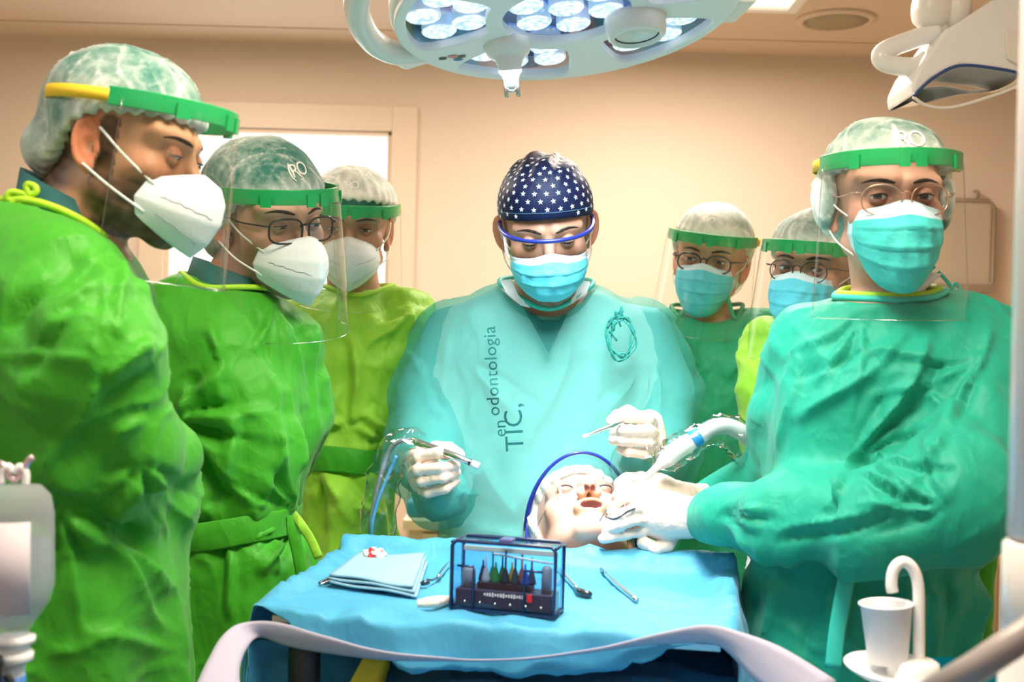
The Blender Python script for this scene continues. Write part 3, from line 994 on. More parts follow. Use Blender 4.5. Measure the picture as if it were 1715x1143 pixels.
def surgical_mask(h, par, blue='mask_blue', low=0.0, seed=0, wx=.066, loops=True, top=0.0):
    nu, nv = 49, 41
    u = np.linspace(-1, 1, nu)[:, None]; v = np.linspace(0, 1, nv)[None, :]
    yc = np.interp(v, [0, .12, .3, .5, .75, .92, 1], [-.106, -.123, -.132, -.131, -.122, -.110, -.098])
    zc = np.interp(v, [0, 1], [-.014 + top, -.130 - low])
    zs = np.interp(v, [0, 1], [-.024 + top, -.086])
    ys = np.interp(v, [0, .5, 1], [-.038, -.038, -.040])
    xs = np.interp(v, [0, .4, .7, 1], [wx, wx * 1.02, wx * .93, wx * .70])
    c = np.cos(u * math.pi / 2)
    x = xs * np.sin(u * math.pi / 2) * (1 - .0 * c)
    y = ys + (yc - ys) * c ** .85
    z = zs + (zc - zs) * c ** (.9) 
    z = z + .008 * np.exp(-(u / .22) ** 2) * (1 - v) ** 3
    env = (1 - np.abs(u) ** 6)
    for v0 in (.30, .52, .74):                     # pleats: each overlaps the one below
        y = y - .0045 * env * np.where(v < v0, np.exp(-(v0 - v) / .09), 0) + .001 * env * (np.abs(v - v0) < .02)
    X = np.stack([x + 0 * v, y, z + 0 * u], -1).reshape(-1, 3)
    w = snoise(X, 90, seed) * .0014 + snoise(X, 220, seed + 1) * .0006 + .0022 * np.clip(1 - np.abs(snoise(X * (1, 1, .45), 130, seed + 2)) * 2, -1, 1)
    X[:, 1] -= w * (env + 0 * v).reshape(-1)
    Fq = grid_faces(nu, nv)
    iu = Fq[:, 0] // nv; iv = Fq[:, 0] % nv
    sl = ((iv < nv * (.085 if blue == 'mask_blue' else .13)) | (iu < 3) | (iu > nu - 5) | (iv > nv * .96)).astype(int)
    o = obj('mask', h.wor(X), Fq, [blue, 'mask_edge'], par, slots=sl, solid=.0012)
    if loops:
        for sx in (-1, 1):
            for p0, p1 in (((sx * wx * .98, -.036, -.026), (sx * .079, .004, .010)), ((sx * wx * .76, -.040, -.084), (sx * .080, .010, -.038))):
                pts = catmull([p0, (np.array(p0) * .5 + np.array(p1) * .5) + (sx * .007, 0, 0), p1], 6)
                V, Fs = tube([h.wor(q) for q in pts], .0013, 6)
                obj('ear_loop', V, Fs, 'loop', o)
    return o

def beak_mask(h, par, seed=0, wx=.060, fwd=0.0):
    """white folded respirator with a vertical centre ridge"""
    nu, nv = 49, 33
    u = np.linspace(-1, 1, nu)[:, None]; v = np.linspace(0, 1, nv)[None, :]
    yc = np.interp(v, [0, .12, .30, .55, .80, 1], [-.112, -.138 - fwd, -.148 - fwd, -.149 - fwd, -.138 - fwd * .6, -.118])
    zc = np.interp(v, [0, 1], [-.014, -.121])
    zs = np.interp(v, [0, .5, 1], [-.036, -.060, -.082])
    ys = np.interp(v, [0, .5, 1], [-.066, -.056, -.060])
    xs = wx * np.interp(v, [0, .5, 1], [.93, 1.02, .92])
    au = np.abs(u)
    k = 1 - au ** 1.25
    x = xs * (np.sign(u) * au ** .95) + np.sign(u) * .010 * np.sin(math.pi * au) * np.sin(math.pi * v)
    y = ys + (yc - ys) * k
    z = zs + (zc - zs) * k ** .9
    X = np.stack([x + 0 * v, y + 0 * u, z + 0 * u], -1).reshape(-1, 3)
    X[:, 1] -= .0010 * snoise(X, 60, seed)
    o = obj('respirator_mask', h.wor(X), grid_faces(nu, nv), 'mask_white', par, solid=.0015)
    G = X.reshape(nu, nv, 3)
    for sx in (-1, 1):
        iu = 3 if sx < 0 else nu - 4
        for iv, p1 in ((5, (sx * .079, -.002, .012)), (nv - 8, (sx * .080, .010, -.036))):
            p0 = G[iu, iv]
            pts = catmull([p0, (p0 * .5 + np.array(p1) * .5) + (sx * .008, 0, 0), p1], 6)
            V, Fs = tube([h.wor(q) for q in pts], .0017, 6)
            obj('ear_loop', V, Fs, 'loop', o)
        # stitched seam and nose wire emboss
        mid = nu // 2
        for va, vb in ((.36, .50), (.70, .86)):
            pts = []
            for t in np.linspace(0, 1, 14):
                ui = mid + sx * (3 + t * (mid - 9)); vi = (vb + (va - vb) * t) * (nv - 1) if va < .5 else (va + .16 - .16 * t) * (nv - 1)
                q = G[int(round(ui)), int(round(vi))]
                pts.append(h.wor(q + np.array((sx * .0009, -.0010, 0))))
            V, Fs = tube(pts, .00035, 5)
            obj('seam', V, Fs, 'grey_print', o)
    return o

def spectacles(h, par, fm, lw=.024, lh=.018, pd=.032, y=-.104, z=-.004, r=.0016, sup=2.6, droop=0.0, top=None):
    fr = root_like(par)
    rims = MB()
    lensV = []
    for sx in (-1, 1):
        pts = []
        for k in range(33):
            t = 2 * math.pi * k / 32
            c_, s_ = math.cos(t), math.sin(t)
            a = abs(c_) ** (2 / sup) * math.copysign(1, c_) * lw; b = abs(s_) ** (2 / sup) * math.copysign(1, s_) * lh
            xx = sx * pd + a
            pts.append(np.array((xx, y + 1.6 * xx * xx * 2.2, z + b - droop)))
        rims.tube([h.wor(q) for q in pts], r, 7, caps=False)
        lensV.append(pts)
        e = np.array((sx * (pd + lw), y + 3.5 * (pd + lw) ** 2, z + lh * .45))
        rims.tube([h.wor(q) for q in catmull([e, e + (sx * .010, .006, .001), (sx * .076, -.045, z + .008), (sx * .0785, .0, z + .010), (sx * .078, .02, z - .005)], 5)], r * .9, 7)
    rims.tube([h.wor(q) for q in catmull([(-(pd - lw * .93), y + .004, z + lh * .35), (0, y - .001, z + lh * .55), (pd - lw * .93, y + .004, z + lh * .35)], 6)], r, 7)
    o = rims.obj('spectacle_frame', fm, par)
    for pts in lensV:
        c = sum(pts[:-1]) / 32
        V = [h.wor(c)] + [h.wor(q) for q in pts[:-1]]
        obj('spectacle_lens', V, [[0, 1 + k, 1 + (k + 1) % 32] for k in range(32)], 'lens', o)
    return o
def root_like(p): return p

# ------------------------------------------------------------------ hands
def hand(par, palm, fingers, m='glove', cell=.0028, name='glove', wrist=None, fr=.0085, k=.006):
    """palm: list of ((point), radius) blobs joined smoothly; fingers: chains of ((point), radius) kept apart"""
    fingers = [[(q, r * (.84 if i < len(fingers) - 1 else .92)) for q, r in ch] for i, ch in enumerate(fingers)]
    allp = [q for q, r in palm] + [q for ch in fingers for q, r in ch] + ([q for q, r in wrist] if wrist else [])
    lo = np.min(allp, 0) - .035; hi = np.max(allp, 0) + .035
    def fn(p):
        d = None
        for (a, ra), (b, rb) in zip(palm[:-1], palm[1:]):
            x = sd_cap(p, a, b, ra, rb); d = x if d is None else smin(d, x, .014)
        if wrist:
            for (a, ra), (b, rb) in zip(wrist[:-1], wrist[1:]):
                d = smin(d, sd_cap(p, a, b, ra, rb), .016)
        fs = None
        for ch in fingers:
            f = None
            for (a, ra), (b, rb) in zip(ch[:-1], ch[1:]):
                x = sd_cap(p, a, b, ra, rb); f = x if f is None else smin(f, x, .004)
            fs = f if fs is None else smin(fs, f, .0014)
        return smin(d, fs, k)
    V, Q = sdf_mesh(fn, lo, hi, cell)
    V = relax(V, Q, 1)
    N = normals(V, Q)
    V = V + N * (.0005 * (1 - np.abs(snoise(V, 190, 5)) * 2) + .0003 * (1 - np.abs(snoise(V, 400, 6)) * 2))[:, None]
    return obj(name, V, Q, m, par)
def hp(lst, r=None):
    """finger chain from (px, py, depth[, radius]) tuples"""
    return [(P(*q[:3]), q[3] if len(q) > 3 else r) for q in lst]
# ------------------------------------------------------------------ the room
WY = 4.0
XL, XR, YB = -2.6, 2.3, -1.6
def slab(name, lo, hi, m, bevel=0):
    return struct(MB().box(lo, hi).obj(name, m, smooth=False))
slab('floor', (XL, YB, -.05), (XR, WY, 0), 'floor')
DX0, DX1, DZ = P(276, 430, WY)[0], P(655, 300, WY)[0], P(540, 218, WY)[2]
mb = MB()
mb.box((XL, WY, 0), (DX0, WY + .12, CEIL_Z)); mb.box((DX1, WY, 0), (XR, WY + .12, CEIL_Z)); mb.box((DX0, WY, DZ), (DX1, WY + .12, CEIL_Z))
struct(mb.obj('wall_back', 'wall', smooth=False))
slab('wall_left', (XL - .1, YB, 0), (XL, WY + .12, CEIL_Z), 'wall')
slab('wall_right', (XR, YB, 0), (XR + .1, WY + .12, CEIL_Z), 'wall')
slab('wall_front', (XL, YB - .1, 0), (XR, YB, CEIL_Z), 'wall')
mb = MB()
mb.box((XL, YB, CEIL_Z), (XR, 3.80, CEIL_Z + .1)); mb.box((XL, 3.812, CEIL_Z), (XR, WY + .12, CEIL_Z + .1)); mb.box((XL, 3.79, CEIL_Z + .03), (XR, 3.82, CEIL_Z + .1))
struct(mb.obj('ceiling', 'ceil', smooth=False))
mb = MB()                                          # casing round the doorway
cw = .085
mb.box((DX0 - cw, WY - .018, 0), (DX0, WY, DZ + cw)); mb.box((DX1, WY - .018, 0), (DX1 + cw, WY, DZ + cw)); mb.box((DX0, WY - .018, DZ), (DX1, WY, DZ + cw))
mb.box((DX0 - .001, WY, 0), (DX0 + .015, WY + .12, DZ)); mb.box((DX1 - .015, WY, 0), (DX1 + .001, WY + .12, DZ)); mb.box((DX0, WY, DZ - .015), (DX1, WY + .12, DZ))
struct(mb.obj('door_1', 'trim', smooth=False, bevel=.003))
# room beyond the doorway
mb = MB()
mb.box((-2.6, 7.0, -.05), (1.2, 7.1, 2.7)); mb.box((-2.7, 4.12, -.05), (-2.6, 7.1, 2.7)); mb.box((1.2, 4.12, -.05), (1.3, 7.1, 2.7)); mb.box((-2.7, 4.12, -.05), (1.3, 7.1, 0)); mb.box((-2.7, 4.12, 2.6), (1.3, 7.1, 2.7))
struct(mb.obj('wall_next_room', 'white_wall', smooth=False))
lm = mat('cool_diffuser', (0.95, 0.98, 1.0), 0.5, emit=2.5)
wl = root('wall_light_panel', 'bright white light panel seen through the doorway', 'light panel', (-.55, 6.98, 1.62))
MB().box((-.95, 6.94, 1.60), (-.10, 6.99, 2.02)).obj('frame', 'white', wl, smooth=False)
MB().box((-.92, 6.93, 1.63), (-.13, 6.945, 1.99)).obj('diffuser', lm, wl, smooth=False)
nl = root('ceiling_spot', 'grey oval ceiling spot beyond the doorway', 'ceiling light', (-.62, 5.9, 2.58))
V, Fs = lathe([(0.0, 0), (.13, 0), (.14, .01), (.14, .02), (0, .02)], (-.62, 5.9, 2.58), (0, 0, 1), 32)
obj('disc', V, Fs, mat('grey_metal', (.35, .36, .38), .4), nl)

diff = mat('warm_diffuser', (1.0, 0.86, 0.66), 0.5, emit=1.3)
for i, (lx, ly) in enumerate(CEIL_LAMPS):  # only the panel near the back wall is visible; the rest are added lights
    nm = ['over the left row of people, unseen, added as fill', 'between camera and tray, unseen, added as main light', 'behind the camera on the left, unseen, added as fill', 'over the right of the room, unseen, added as fill', 'near the doorway, unseen, added to light the back wall', 'near the back wall, above the surgical lamp'][i]
    t = root('ceiling_and_fill_panel', 'square warm ceiling light panel ' + nm, 'ceiling light', (lx, ly, CEIL_Z - .03), 'ceiling light panels')
    mb = MB()
    for a, b, c_, d_ in ((-.31, -.31, .31, -.28), (-.31, .28, .31, .31), (-.31, -.28, -.28, .28), (.28, -.28, .31, .28)):
        mb.box((lx + a, ly + b, CEIL_Z - .03), (lx + c_, ly + d_, CEIL_Z))
    mb.obj('frame', 'white', t, smooth=False)
    MB().box((lx - .28, ly - .28, CEIL_Z - .022), (lx + .28, ly + .28, CEIL_Z - .004)).obj('diffuser', diff, t, smooth=False)

c = P(1400, 37, 3.54)
sp_ = root('ceiling_speaker', 'round beige ceiling speaker grille near the back wall', 'speaker', (c[0], c[1], CEIL_Z - .012))
V, Fs = lathe([(.115, .012), (.115, .006), (.098, 0), (.094, .004), (.094, .012)], (c[0], c[1], CEIL_Z - .012), (0, 0, 1), 40)
obj('rim', V, Fs, 'ceil', sp_)
V, Fs = lathe([(0, .002), (.05, .002), (.095, .005), (.095, .012)], (c[0], c[1], CEIL_Z - .012), (0, 0, 1), 40)
obj('grille', V, Fs, mat('grille', (.42, .34, .22), .7, bump=.5, bscale=300), sp_)

# wall-mounted panel right of the standing assistant
a0, a1 = P(1592, 350, 3.97), P(1659, 484, 3.97)
wp = root('wall_panel', 'brownish metal-framed panel hanging on a wall hook at right', 'panel', ((a0[0] + a1[0]) / 2, 3.96, a1[2]))
x0, x1, z0, z1 = a0[0] - .10, a1[0], a1[2], P(1640, 337, 3.97)[2]
MB().box((x0, 3.955, z0), (x1, 3.985, z1)).obj('plate', 'beige_metal', wp, bevel=.02)
mb = MB()
rp = [(x0 + .02, z1), (x1 - .02, z1), (x1, z1 - .02), (x1, z0 + .02), (x1 - .02, z0), (x0 + .02, z0), (x0, z0 + .02), (x0, z1 - .02), (x0 + .02, z1)]
mb.tube([(a, 3.955, b) for a, b in rp], .007, 8)
mb.obj('rim', 'beige_edge', wp)
mb = MB(); mb.box((x0 + .05, 3.935, z0 - .015), (x1, 3.985, z0 + .012)); mb.obj('ledge', 'beige_edge', wp, smooth=False)
hk = P(1636, 325, 3.97)
MB().tube([(hk[0], 3.97, z1 - .005), (hk[0], 3.96, z1 + .03), (hk[0], 3.985, z1 + .035)], .006, 8).obj('hook', 'beige_edge', wp)
for zz in (z1 + .03,):
    pass

# storage cabinets along the back
def cabinet(name, label, x0, x1, y0, y1, zt, fronts, top=True):
    t = root(name, label, 'cabinet', ((x0 + x1) / 2, (y0 + y1) / 2, 0))
    MB().box((x0, y0 + .02, 0), (x1, y1, zt - (.03 if top else 0))).obj('carcass', 'wood', t, smooth=False)
    if top: MB().box((x0 - .015, y0 - .01, zt - .03), (x1 + .015, y1, zt)).obj('worktop', 'wood', t, bevel=.004)
    for k, (fx0, fx1, fz0, fz1, hndl) in enumerate(fronts):
        f = MB().box((fx0 + .003, y0, fz0 + .004), (fx1 - .003, y0 + .02, fz1 - .004)).obj('drawer' if fz1 - fz0 < .3 else 'door', 'wood', t, bevel=.002)
        if hndl: MB().box((fx0 + .004, y0 - .004, fz1 - .012), (fx1 - .004, y0 + .001, fz1 - .005)).obj('grip_slot', 'wood_dark', f, smooth=False)
    return t
ct = P(685, 872, 3.28)
cabinet('counter_unit', 'low light-wood counter unit behind the surgeon', ct[0], ct[0] + .62, 3.27, 3.9, ct[2] + .005,
        [(ct[0] + .035, ct[0] + .32, .68, ct[2] - .03, 0), (ct[0] + .32, ct[0] + .62, .68, ct[2] - .03, 0), (ct[0] + .035, ct[0] + .62, .08, .67, 1)])
rx0, rxd = P(1625, 900, 3.4)[0], P(1669, 900, 3.4)[0]
zl = [P(1650, y, 3.4)[2] for y in (829, 843, 903, 925, 1110)]
cabinet('drawer_cabinet', 'light-wood cabinet with drawers at the right edge', rx0 - .25, rx0 + .5, 3.4, 3.95, zl[0] + .02,
        [(rx0 - .24, rxd, zl[2], zl[1], 0), (rx0 - .24, rxd, .10, zl[3], 0), (rxd + .012, rxd + .30, .10, zl[1], 0)])
MB()
uc0 = P(1662, 700, 3.4)[0]
tall = root('upper_cabinet', 'light-wood upright cupboard standing on the right cabinet', 'cabinet', (uc0 + .2, 3.7, zl[0] + .02))
MB().box((uc0 - .07, 3.45, zl[0] + .022), (uc0 + .4, 3.95, P(1660, 640, 3.4)[2])).obj('carcass', 'wood', tall, smooth=False)
MB().box((uc0 + .012, 3.43, zl[0] + .03), (uc0 + .39, 3.45, P(1660, 645, 3.4)[2])).obj('door', 'wood', tall, bevel=.003)

# blue cloth with a mirror on the counter
cl0 = P(664, 866, 3.45)
cb = root('wrapped_tray', 'small blue-wrapped tray with an instrument on the counter', 'tray', (cl0[0] + .12, 3.5, ct[2] + .006))
MB().box((ct[0] - .010, 3.30, ct[2] + .006), (ct[0] + .30, 3.72, ct[2] + .05)).obj('blue_wrap', 'drape', cb, bevel=.012)
MB().tube([(ct[0] + .03, 3.36, ct[2] + .062), (ct[0] + .10, 3.34, ct[2] + .058)], .006, 8).obj('instrument', 'steel', cb)

# ------------------------------------------------------------------ surgical lamp
def lamp():
    C = LAMP_C; n = LAMP_N
    u = np.array((1.0, 0, 0)); u = u - n * np.dot(u, n); u /= np.linalg.norm(u)
    v = np.cross(u, n); v = v if v[1] > 0 else -v
    K = LAMP_K
    def at(a, b, w=0.0): return C + (a * u + b * v + w * n) * K      # w > 0 is downwards
    def lathe(prof, o, d, n_=32, k=None, caps=True): return globals()['lathe']([(r * K, h_ * K) for r, h_ in prof], o, d, n_, caps)
    t = root('surgical_lamp', 'large round white surgical lamp with LED clusters over the patient', 'surgical lamp', C - n * .12)
    R0 = .292
    V, Fs = lathe([(R0 - .012, .012), (R0, .006), (R0 + .004, 0), (R0 + .002, -.03), (R0 - .02, -.075), (R0 - .07, -.105), (.12, -.125), (0.0, -.13)], C, n, 72, caps=False)
    obj('housing', V, Fs, mat('lamp_housing', (.90, .87, .84), .35, coat=.2), t)
    def ring(fn, k=64): return [fn(2 * math.pi * i / k) for i in range(k)]
    def sector(a0, a1, r0, r1):
        p = []
        for a in np.linspace(a0, a1, 22): p.append((r1 * math.cos(a), r1 * math.sin(a)))
        m0, m1 = a0 + .04, a1 - .04
        for r in np.linspace(r1, r0, 8)[1:-1]: p.append((r * math.cos(a1), r * math.sin(a1)))
        for a in np.linspace(a1, a0, 14): p.append((r0 * math.cos(a), r0 * math.sin(a)))
        for r in np.linspace(r0, r1, 8)[1:-1]: p.append((r * math.cos(a0), r * math.sin(a0)))
        q = np.array(p)
        for _ in range(5): q = .5 * q + .25 * np.roll(q, 1, 0) + .25 * np.roll(q, -1, 0)
        return q
    wins = [sector(math.radians(a), math.radians(a + 54), .135, .274) for a in (12, 85, 157, 229, 301)]
    centre = np.array(ring(lambda a: (.112 * math.cos(a), .112 * math.sin(a))))
    cu = bpy.data.curves.new('plate', 'CURVE'); cu.dimensions = '2D'; cu.fill_mode = 'BOTH'; cu.extrude = .006; cu.bevel_depth = .003; cu.bevel_resolution = 2
    outer = np.array(ring(lambda a: ((R0 - .006) * math.cos(a), (R0 - .006) * math.sin(a)), 96))
    for pts in [outer, centre] + wins:
        s_ = cu.splines.new('POLY'); s_.points.add(len(pts) - 1)
        for p_, q in zip(s_.points, pts): p_.co = (q[0], q[1], 0, 1)
        s_.use_cyclic_u = True
    o = bpy.data.objects.new('tmp', cu); COL.objects.link(o)
    me = bpy.data.meshes.new_from_object(o.evaluated_get(bpy.context.evaluated_depsgraph_get()))
    V = [at(q.co[0], q.co[1], .012 + q.co[2]) for q in me.vertices]; Fs = [list(p.vertices) for p in me.polygons]
    bpy.data.objects.remove(o); bpy.data.curves.remove(cu)
    obj('face_plate', V, Fs, mat('lamp_plate', (.90, .89, .92), .4), t, smooth=False)
    V, Fs = lathe([(0, -.022), (R0 - .02, -.022)], C, n, 64)
    obj('reflector_plate', V, [list(f) for f in Fs], mat('lamp_reflector', (.24, .40, .66), .12, metal=.7), t, smooth=False)
    led = bpy.data.materials.new('led_lens'); nt, N, L, b = nodes_of(led)
    S(b, **{'Base Color': (.8, .9, 1, 1), 'Roughness': .2, 'Emission Color': (.74, .88, 1, 1)})
    tc = N.new('ShaderNodeTexCoord'); vo = N.new('ShaderNodeTexVoronoi'); vo.inputs['Scale'].default_value = 130
    L.new(tc.outputs['Object'], vo.inputs['Vector'])
    mr = N.new('ShaderNodeMapRange'); mr.inputs['From Min'].default_value = 0; mr.inputs['From Max'].default_value = .7; mr.inputs['To Min'].default_value = 2.6; mr.inputs['To Max'].default_value = .55
    L.new(vo.outputs['Distance'], mr.inputs['Value']); L.new(mr.outputs[0], b.inputs['Emission Strength'])
    cupm = mat('led_cup', (.55, .75, .95), .15, emit=.35)
    spots = [(0, 0)] + [(.072 * math.cos(a), .072 * math.sin(a)) for a in np.arange(6) * math.pi / 3 + .3]
    for a0 in (12, 85, 157, 229, 301):
        for da, r in ((10, .222), (27, .240), (44, .222), (15, .165), (39, .165)):
            a = math.radians(a0 + da); spots.append((r * math.cos(a), r * math.sin(a)))
    for (a, b_) in spots:
        V = []; Fs = []
        nn = 28
        prof = [(.0275, -.02), (.0295, -.002), (.0300, .004), (.0275, .0065), (.0250, .0045), (.0, .0035)]
        for i, (r, w) in enumerate(prof):
            for k in range(nn):
                tt = 2 * math.pi * k / nn
                rr = r * (1 + (.035 if k % 2 and i in (0, 1) else 0))
                V.append(at(a + rr * math.cos(tt), b_ + rr * math.sin(tt), w))
        for i in range(len(prof) - 1):
            for k in range(nn): Fs.append([i * nn + k, i * nn + (k + 1) % nn, (i + 1) * nn + (k + 1) % nn, (i + 1) * nn + k])
        sl = [0] * (2 * nn) + [1] * (len(Fs) - 2 * nn)
        obj('led_module', V, Fs, [cupm, led], t, slots=sl, label='glowing LED lens module')
    pane = clear_mat('lamp_pane', (.96, .98, 1), .02, 1.0, .03)
    for q in [centre] + wins:
        V = [at(a, b_, .0125) for a, b_ in q]
        obj('pane', V, [list(range(len(q)))], pane, t, smooth=False)
    # handle peg and camera barrel
    pc = at(-.100, .098, .02)
    V, Fs = lathe([(.040, -.004), (.044, .0), (.037, .016), (.028, .024), (.024, .027), (.0235, .033), (.021, .034), (.0205, .050), (.016, .056), (.015, .060), (.008, .078), (.006, .079)], pc, n, 32)
    obj('handle_peg', V, Fs, 'white', t)
    mb = MB()
    for sx in (-1, 1):
        q = pc + n * .060 * K
        mb.tube([q + u * sx * .009 + n * k for k in (0, .030)], .0035, 8)
    mb.tube(lathe_ring(pc + n * .076 * K, u, n, .0085 * K), .0025, 8, caps=False)
    mb.obj('peg_latch', 'steel', t)
    kc = at(.118, .035, .02)
    V, Fs = lathe([(.052, -.005), (.054, .0), (.052, .012), (.050, .028), (.044, .034), (.040, .034), (.038, .026)], kc, n, 40)
    obj('camera_barrel', V, Fs, 'white', t)
    V, Fs = lathe([(.0, .022), (.030, .022), (.039, .028), (.039, .020)], kc, n, 40)
    obj('camera_glass', V, Fs, mat('camera_glass', (.03, .03, .035), .12, spec=.6), t)
    # rim rail on the left with its bracket, small bracket on the right
    mb = MB()
    pts = [at((R0 + dr) * math.cos(a), (R0 + dr) * math.sin(a), w) for a, dr, w in
           [(math.radians(x), y, w_) for x, y, w_ in ((150, -.004, .0), (158, .024, .010), (170, .045, .008), (185, .055, .0), (200, .058, -.006), (215, .045, -.012), (226, .012, -.02), (232, -.01, -.02))]]
    mb.tube(catmull(pts, 8), .019, 12, True, (n, 1.2))
    mb.obj('rim_rail', 'white', t)
    a = math.radians(152)
    Rm = np.stack([np.array((math.cos(a), 0, 0))[0] * u + math.sin(a) * v, -math.sin(a) * u + math.cos(a) * v, n], 1)
    MB().box((-.03, -.03, -.012), (.035, .03, .012), R=Rm, c=at((R0 + .012) * math.cos(a), (R0 + .012) * math.sin(a), .002)).obj('rail_bracket', 'white', t, bevel=.006)
    a = math.radians(14)
    Rm = np.stack([math.cos(a) * u + math.sin(a) * v, -math.sin(a) * u + math.cos(a) * v, n], 1)
    MB().box((-.03, -.04, -.02), (.022, .04, .01), R=Rm, c=at((R0 + .012) * math.cos(a), (R0 + .012) * math.sin(a), -.004)).obj('side_bracket', 'white', t, bevel=.006)
    # little printed marks beside the rail
    for (a, r, s_, col) in ((149, .252, .006, (.02, .03, .06)), (148, .234, .007, (.75, .25, .2)), (145, .222, .006, (.12, .08, .08)), (143.5, .235, .007, (.03, .2, .45))):
        aa = math.radians(a); q = (r * math.cos(aa), r * math.sin(aa))
        V = [at(q[0] + s_ * math.cos(k * math.pi / 6) * 1.3, q[1] + s_ * math.sin(k * math.pi / 6) * .9, .0225) for k in range(12)]
        obj('printed_mark', V, [list(range(12))], mat('mark_ink', col, .5), t, smooth=False)
    # arm to the ceiling
    up = C - n * .125 * K
    mb = MB(); mb.tube(catmull([up, up + (0, .0, .07), up + (.10, -.22, .13), (C[0] + .25, C[1] - .55, 2.26), (C[0] + .25, C[1] - .58, CEIL_Z)], 8), .028, 14)
    mb.obj('arm', 'white', t)
def lathe_ring(c, u, v, r, k=16): return [c + r * (math.cos(2 * math.pi * i / k) * u + math.sin(2 * math.pi * i / k) * v) for i in range(k + 1)]
lamp()

# ------------------------------------------------------------------ second lamp, upper right corner
def dental_lamp():
    d = 2.35
    t = root('dental_lamp', 'white dental lamp head with a mirrored dish in the upper right corner', 'dental lamp', P(1620, 190, d))
    def prism(name, out, y0, y1, m, bev, shear=0.0):
        k = len(out)
        V = [P(x, y, d) + (0, y0, 0) for x, y in out] + [P(x, y, d) + (shear, y1, 0) for x, y in out]
        Fs = [list(range(k))[::-1], list(range(k, 2 * k))] + [[i, (i + 1) % k, k + (i + 1) % k, k + i] for i in range(k)]
        return obj(name, V, Fs, m, t, bevel=bev)
    prism('housing', [(1566, 62), (1590, 48), (1640, 14), (1690, 3), (1760, 0), (1760, 132), (1692, 137), (1655, 128), (1588, 121), (1545, 142), (1513, 172), (1510, 150), (1524, 120), (1545, 92)], -.06, .10, 'white', .008)
    prism('side_cover', [(1660, 66), (1700, 58), (1760, 56), (1760, 128), (1694, 131), (1664, 112)], -.068, -.058, 'warmwhite', .003)
    # dish
    pts = [P(1512, 172, d), P(1545, 143, d), P(1590, 124, d), P(1650, 130, d), P(1697, 139, d)]
    V = []; nu, nv = 24, 12
    cur = catmull(pts, 6)
    for i, q in enumerate(cur):
        s_ = i / (len(cur) - 1)
        sag = math.sin(math.pi * min(1, s_ * 1.05 + .02)) ** .7 * .052 + .001
        for j in range(nv):
            a = j / (nv - 1)
            V.append(q + np.array((0, -.058 + .155 * a, -sag * math.sin(math.pi * (0.5 + .5 * a)) * 1.0)))
    obj('mirror_dish', V, grid_faces(len(cur), nv), mat('dish_mirror', (.75, .80, .78), .06, metal=1), t)
    rimp = [P(1512, 172, d), P(1545, 142, d), P(1588, 122, d), P(1655, 128, d), P(1697, 138, d)]
    MB().tube([q + (0, -.062, 0) for q in catmull(rimp, 6)], .003, 8).obj('dish_rim', mat('dish_rim', (.03, .08, .25), .2), t)
    MB().tube([q + (0, -.06, 0) for q in catmull([P(1512, 173, d), P(1535, 187, d), P(1575, 190, d), P(1640, 172, d), P(1697, 150, d)], 6)], .0035, 8).obj('dish_lip', 'warmwhite', t)
    MB().tube(catmull([P(1572, 52, d), P(1530, 66, d), P(1488, 82, d), P(1475, 96, d), P(1490, 108, d), P(1530, 112, d), P(1552, 100, d)], 8), .019, 12, True, ((0, 1, 0), 1.5)).obj('grab_handle', 'white', t)
    V, Fs = lathe([(r * 1.45, h_ * 1.45) for r, h_ in ((0, 0), (.022, .002), (.029, .012), (.029, .034), (.024, .040), (.024, .043), (.029, .046), (.029, .060), (.022, .070), (0, .072))], P(1532, 14, d), (1, 0, .02), 28)
    obj('pivot_knob', V, Fs, 'warmwhite', t)
    MB().tube([P(1575, 30, d), P(1580, 60, d)], .014, 12).obj('pivot_stem', 'warmwhite', t)
    MB().tube(catmull([P(1572, 10, d), P(1580, -60, d), P(1700, -160, d), P(1790, -260, d)], 6), .016, 12).obj('arm', 'white', t)
dental_lamp()

# ------------------------------------------------------------------ unit column on the right and spittoon with cup
def column():
    d = 1.0
    c = P(1772, 600, d)
    t = root('unit_column', 'glossy white column of the dental unit at the right edge', 'column', (c[0], d, 0))
    zs = [P(1690, y, d)[2] for y in (905, 1075)]
    r = .0425
    cm = mat('column_plastic', (.70, .63, .61), .25, coat=.5)
    ax = (c[0] + .004, d, 0)
    for nm, z0, z1, rr in (('lower_sleeve', 0, zs[1] - .001, r + .002), ('middle_sleeve', zs[1] + .001, zs[0] - .001, r + .001), ('upper_sleeve', zs[0] + .001, CEIL_Z, r - .002)):
        V, Fs = lathe([(rr - .003, z0), (rr, z0 + .003), (rr, z1 - .003), (rr - .003, z1)], ax, (0, 0, 1), 48)
        obj(nm, V, Fs, cm, t)
    mb = MB(); mb.lathe([(r - .004, zs[0] - .004), (r - .004, zs[0] + .004)], ax, (0, 0, 1), 40); mb.lathe([(r - .003, zs[1] - .004), (r - .003, zs[1] + .004)], ax, (0, 0, 1), 40)
    mb.obj('joint_ring', mat('joint_grey', (.35, .30, .30), .5), t)
column()

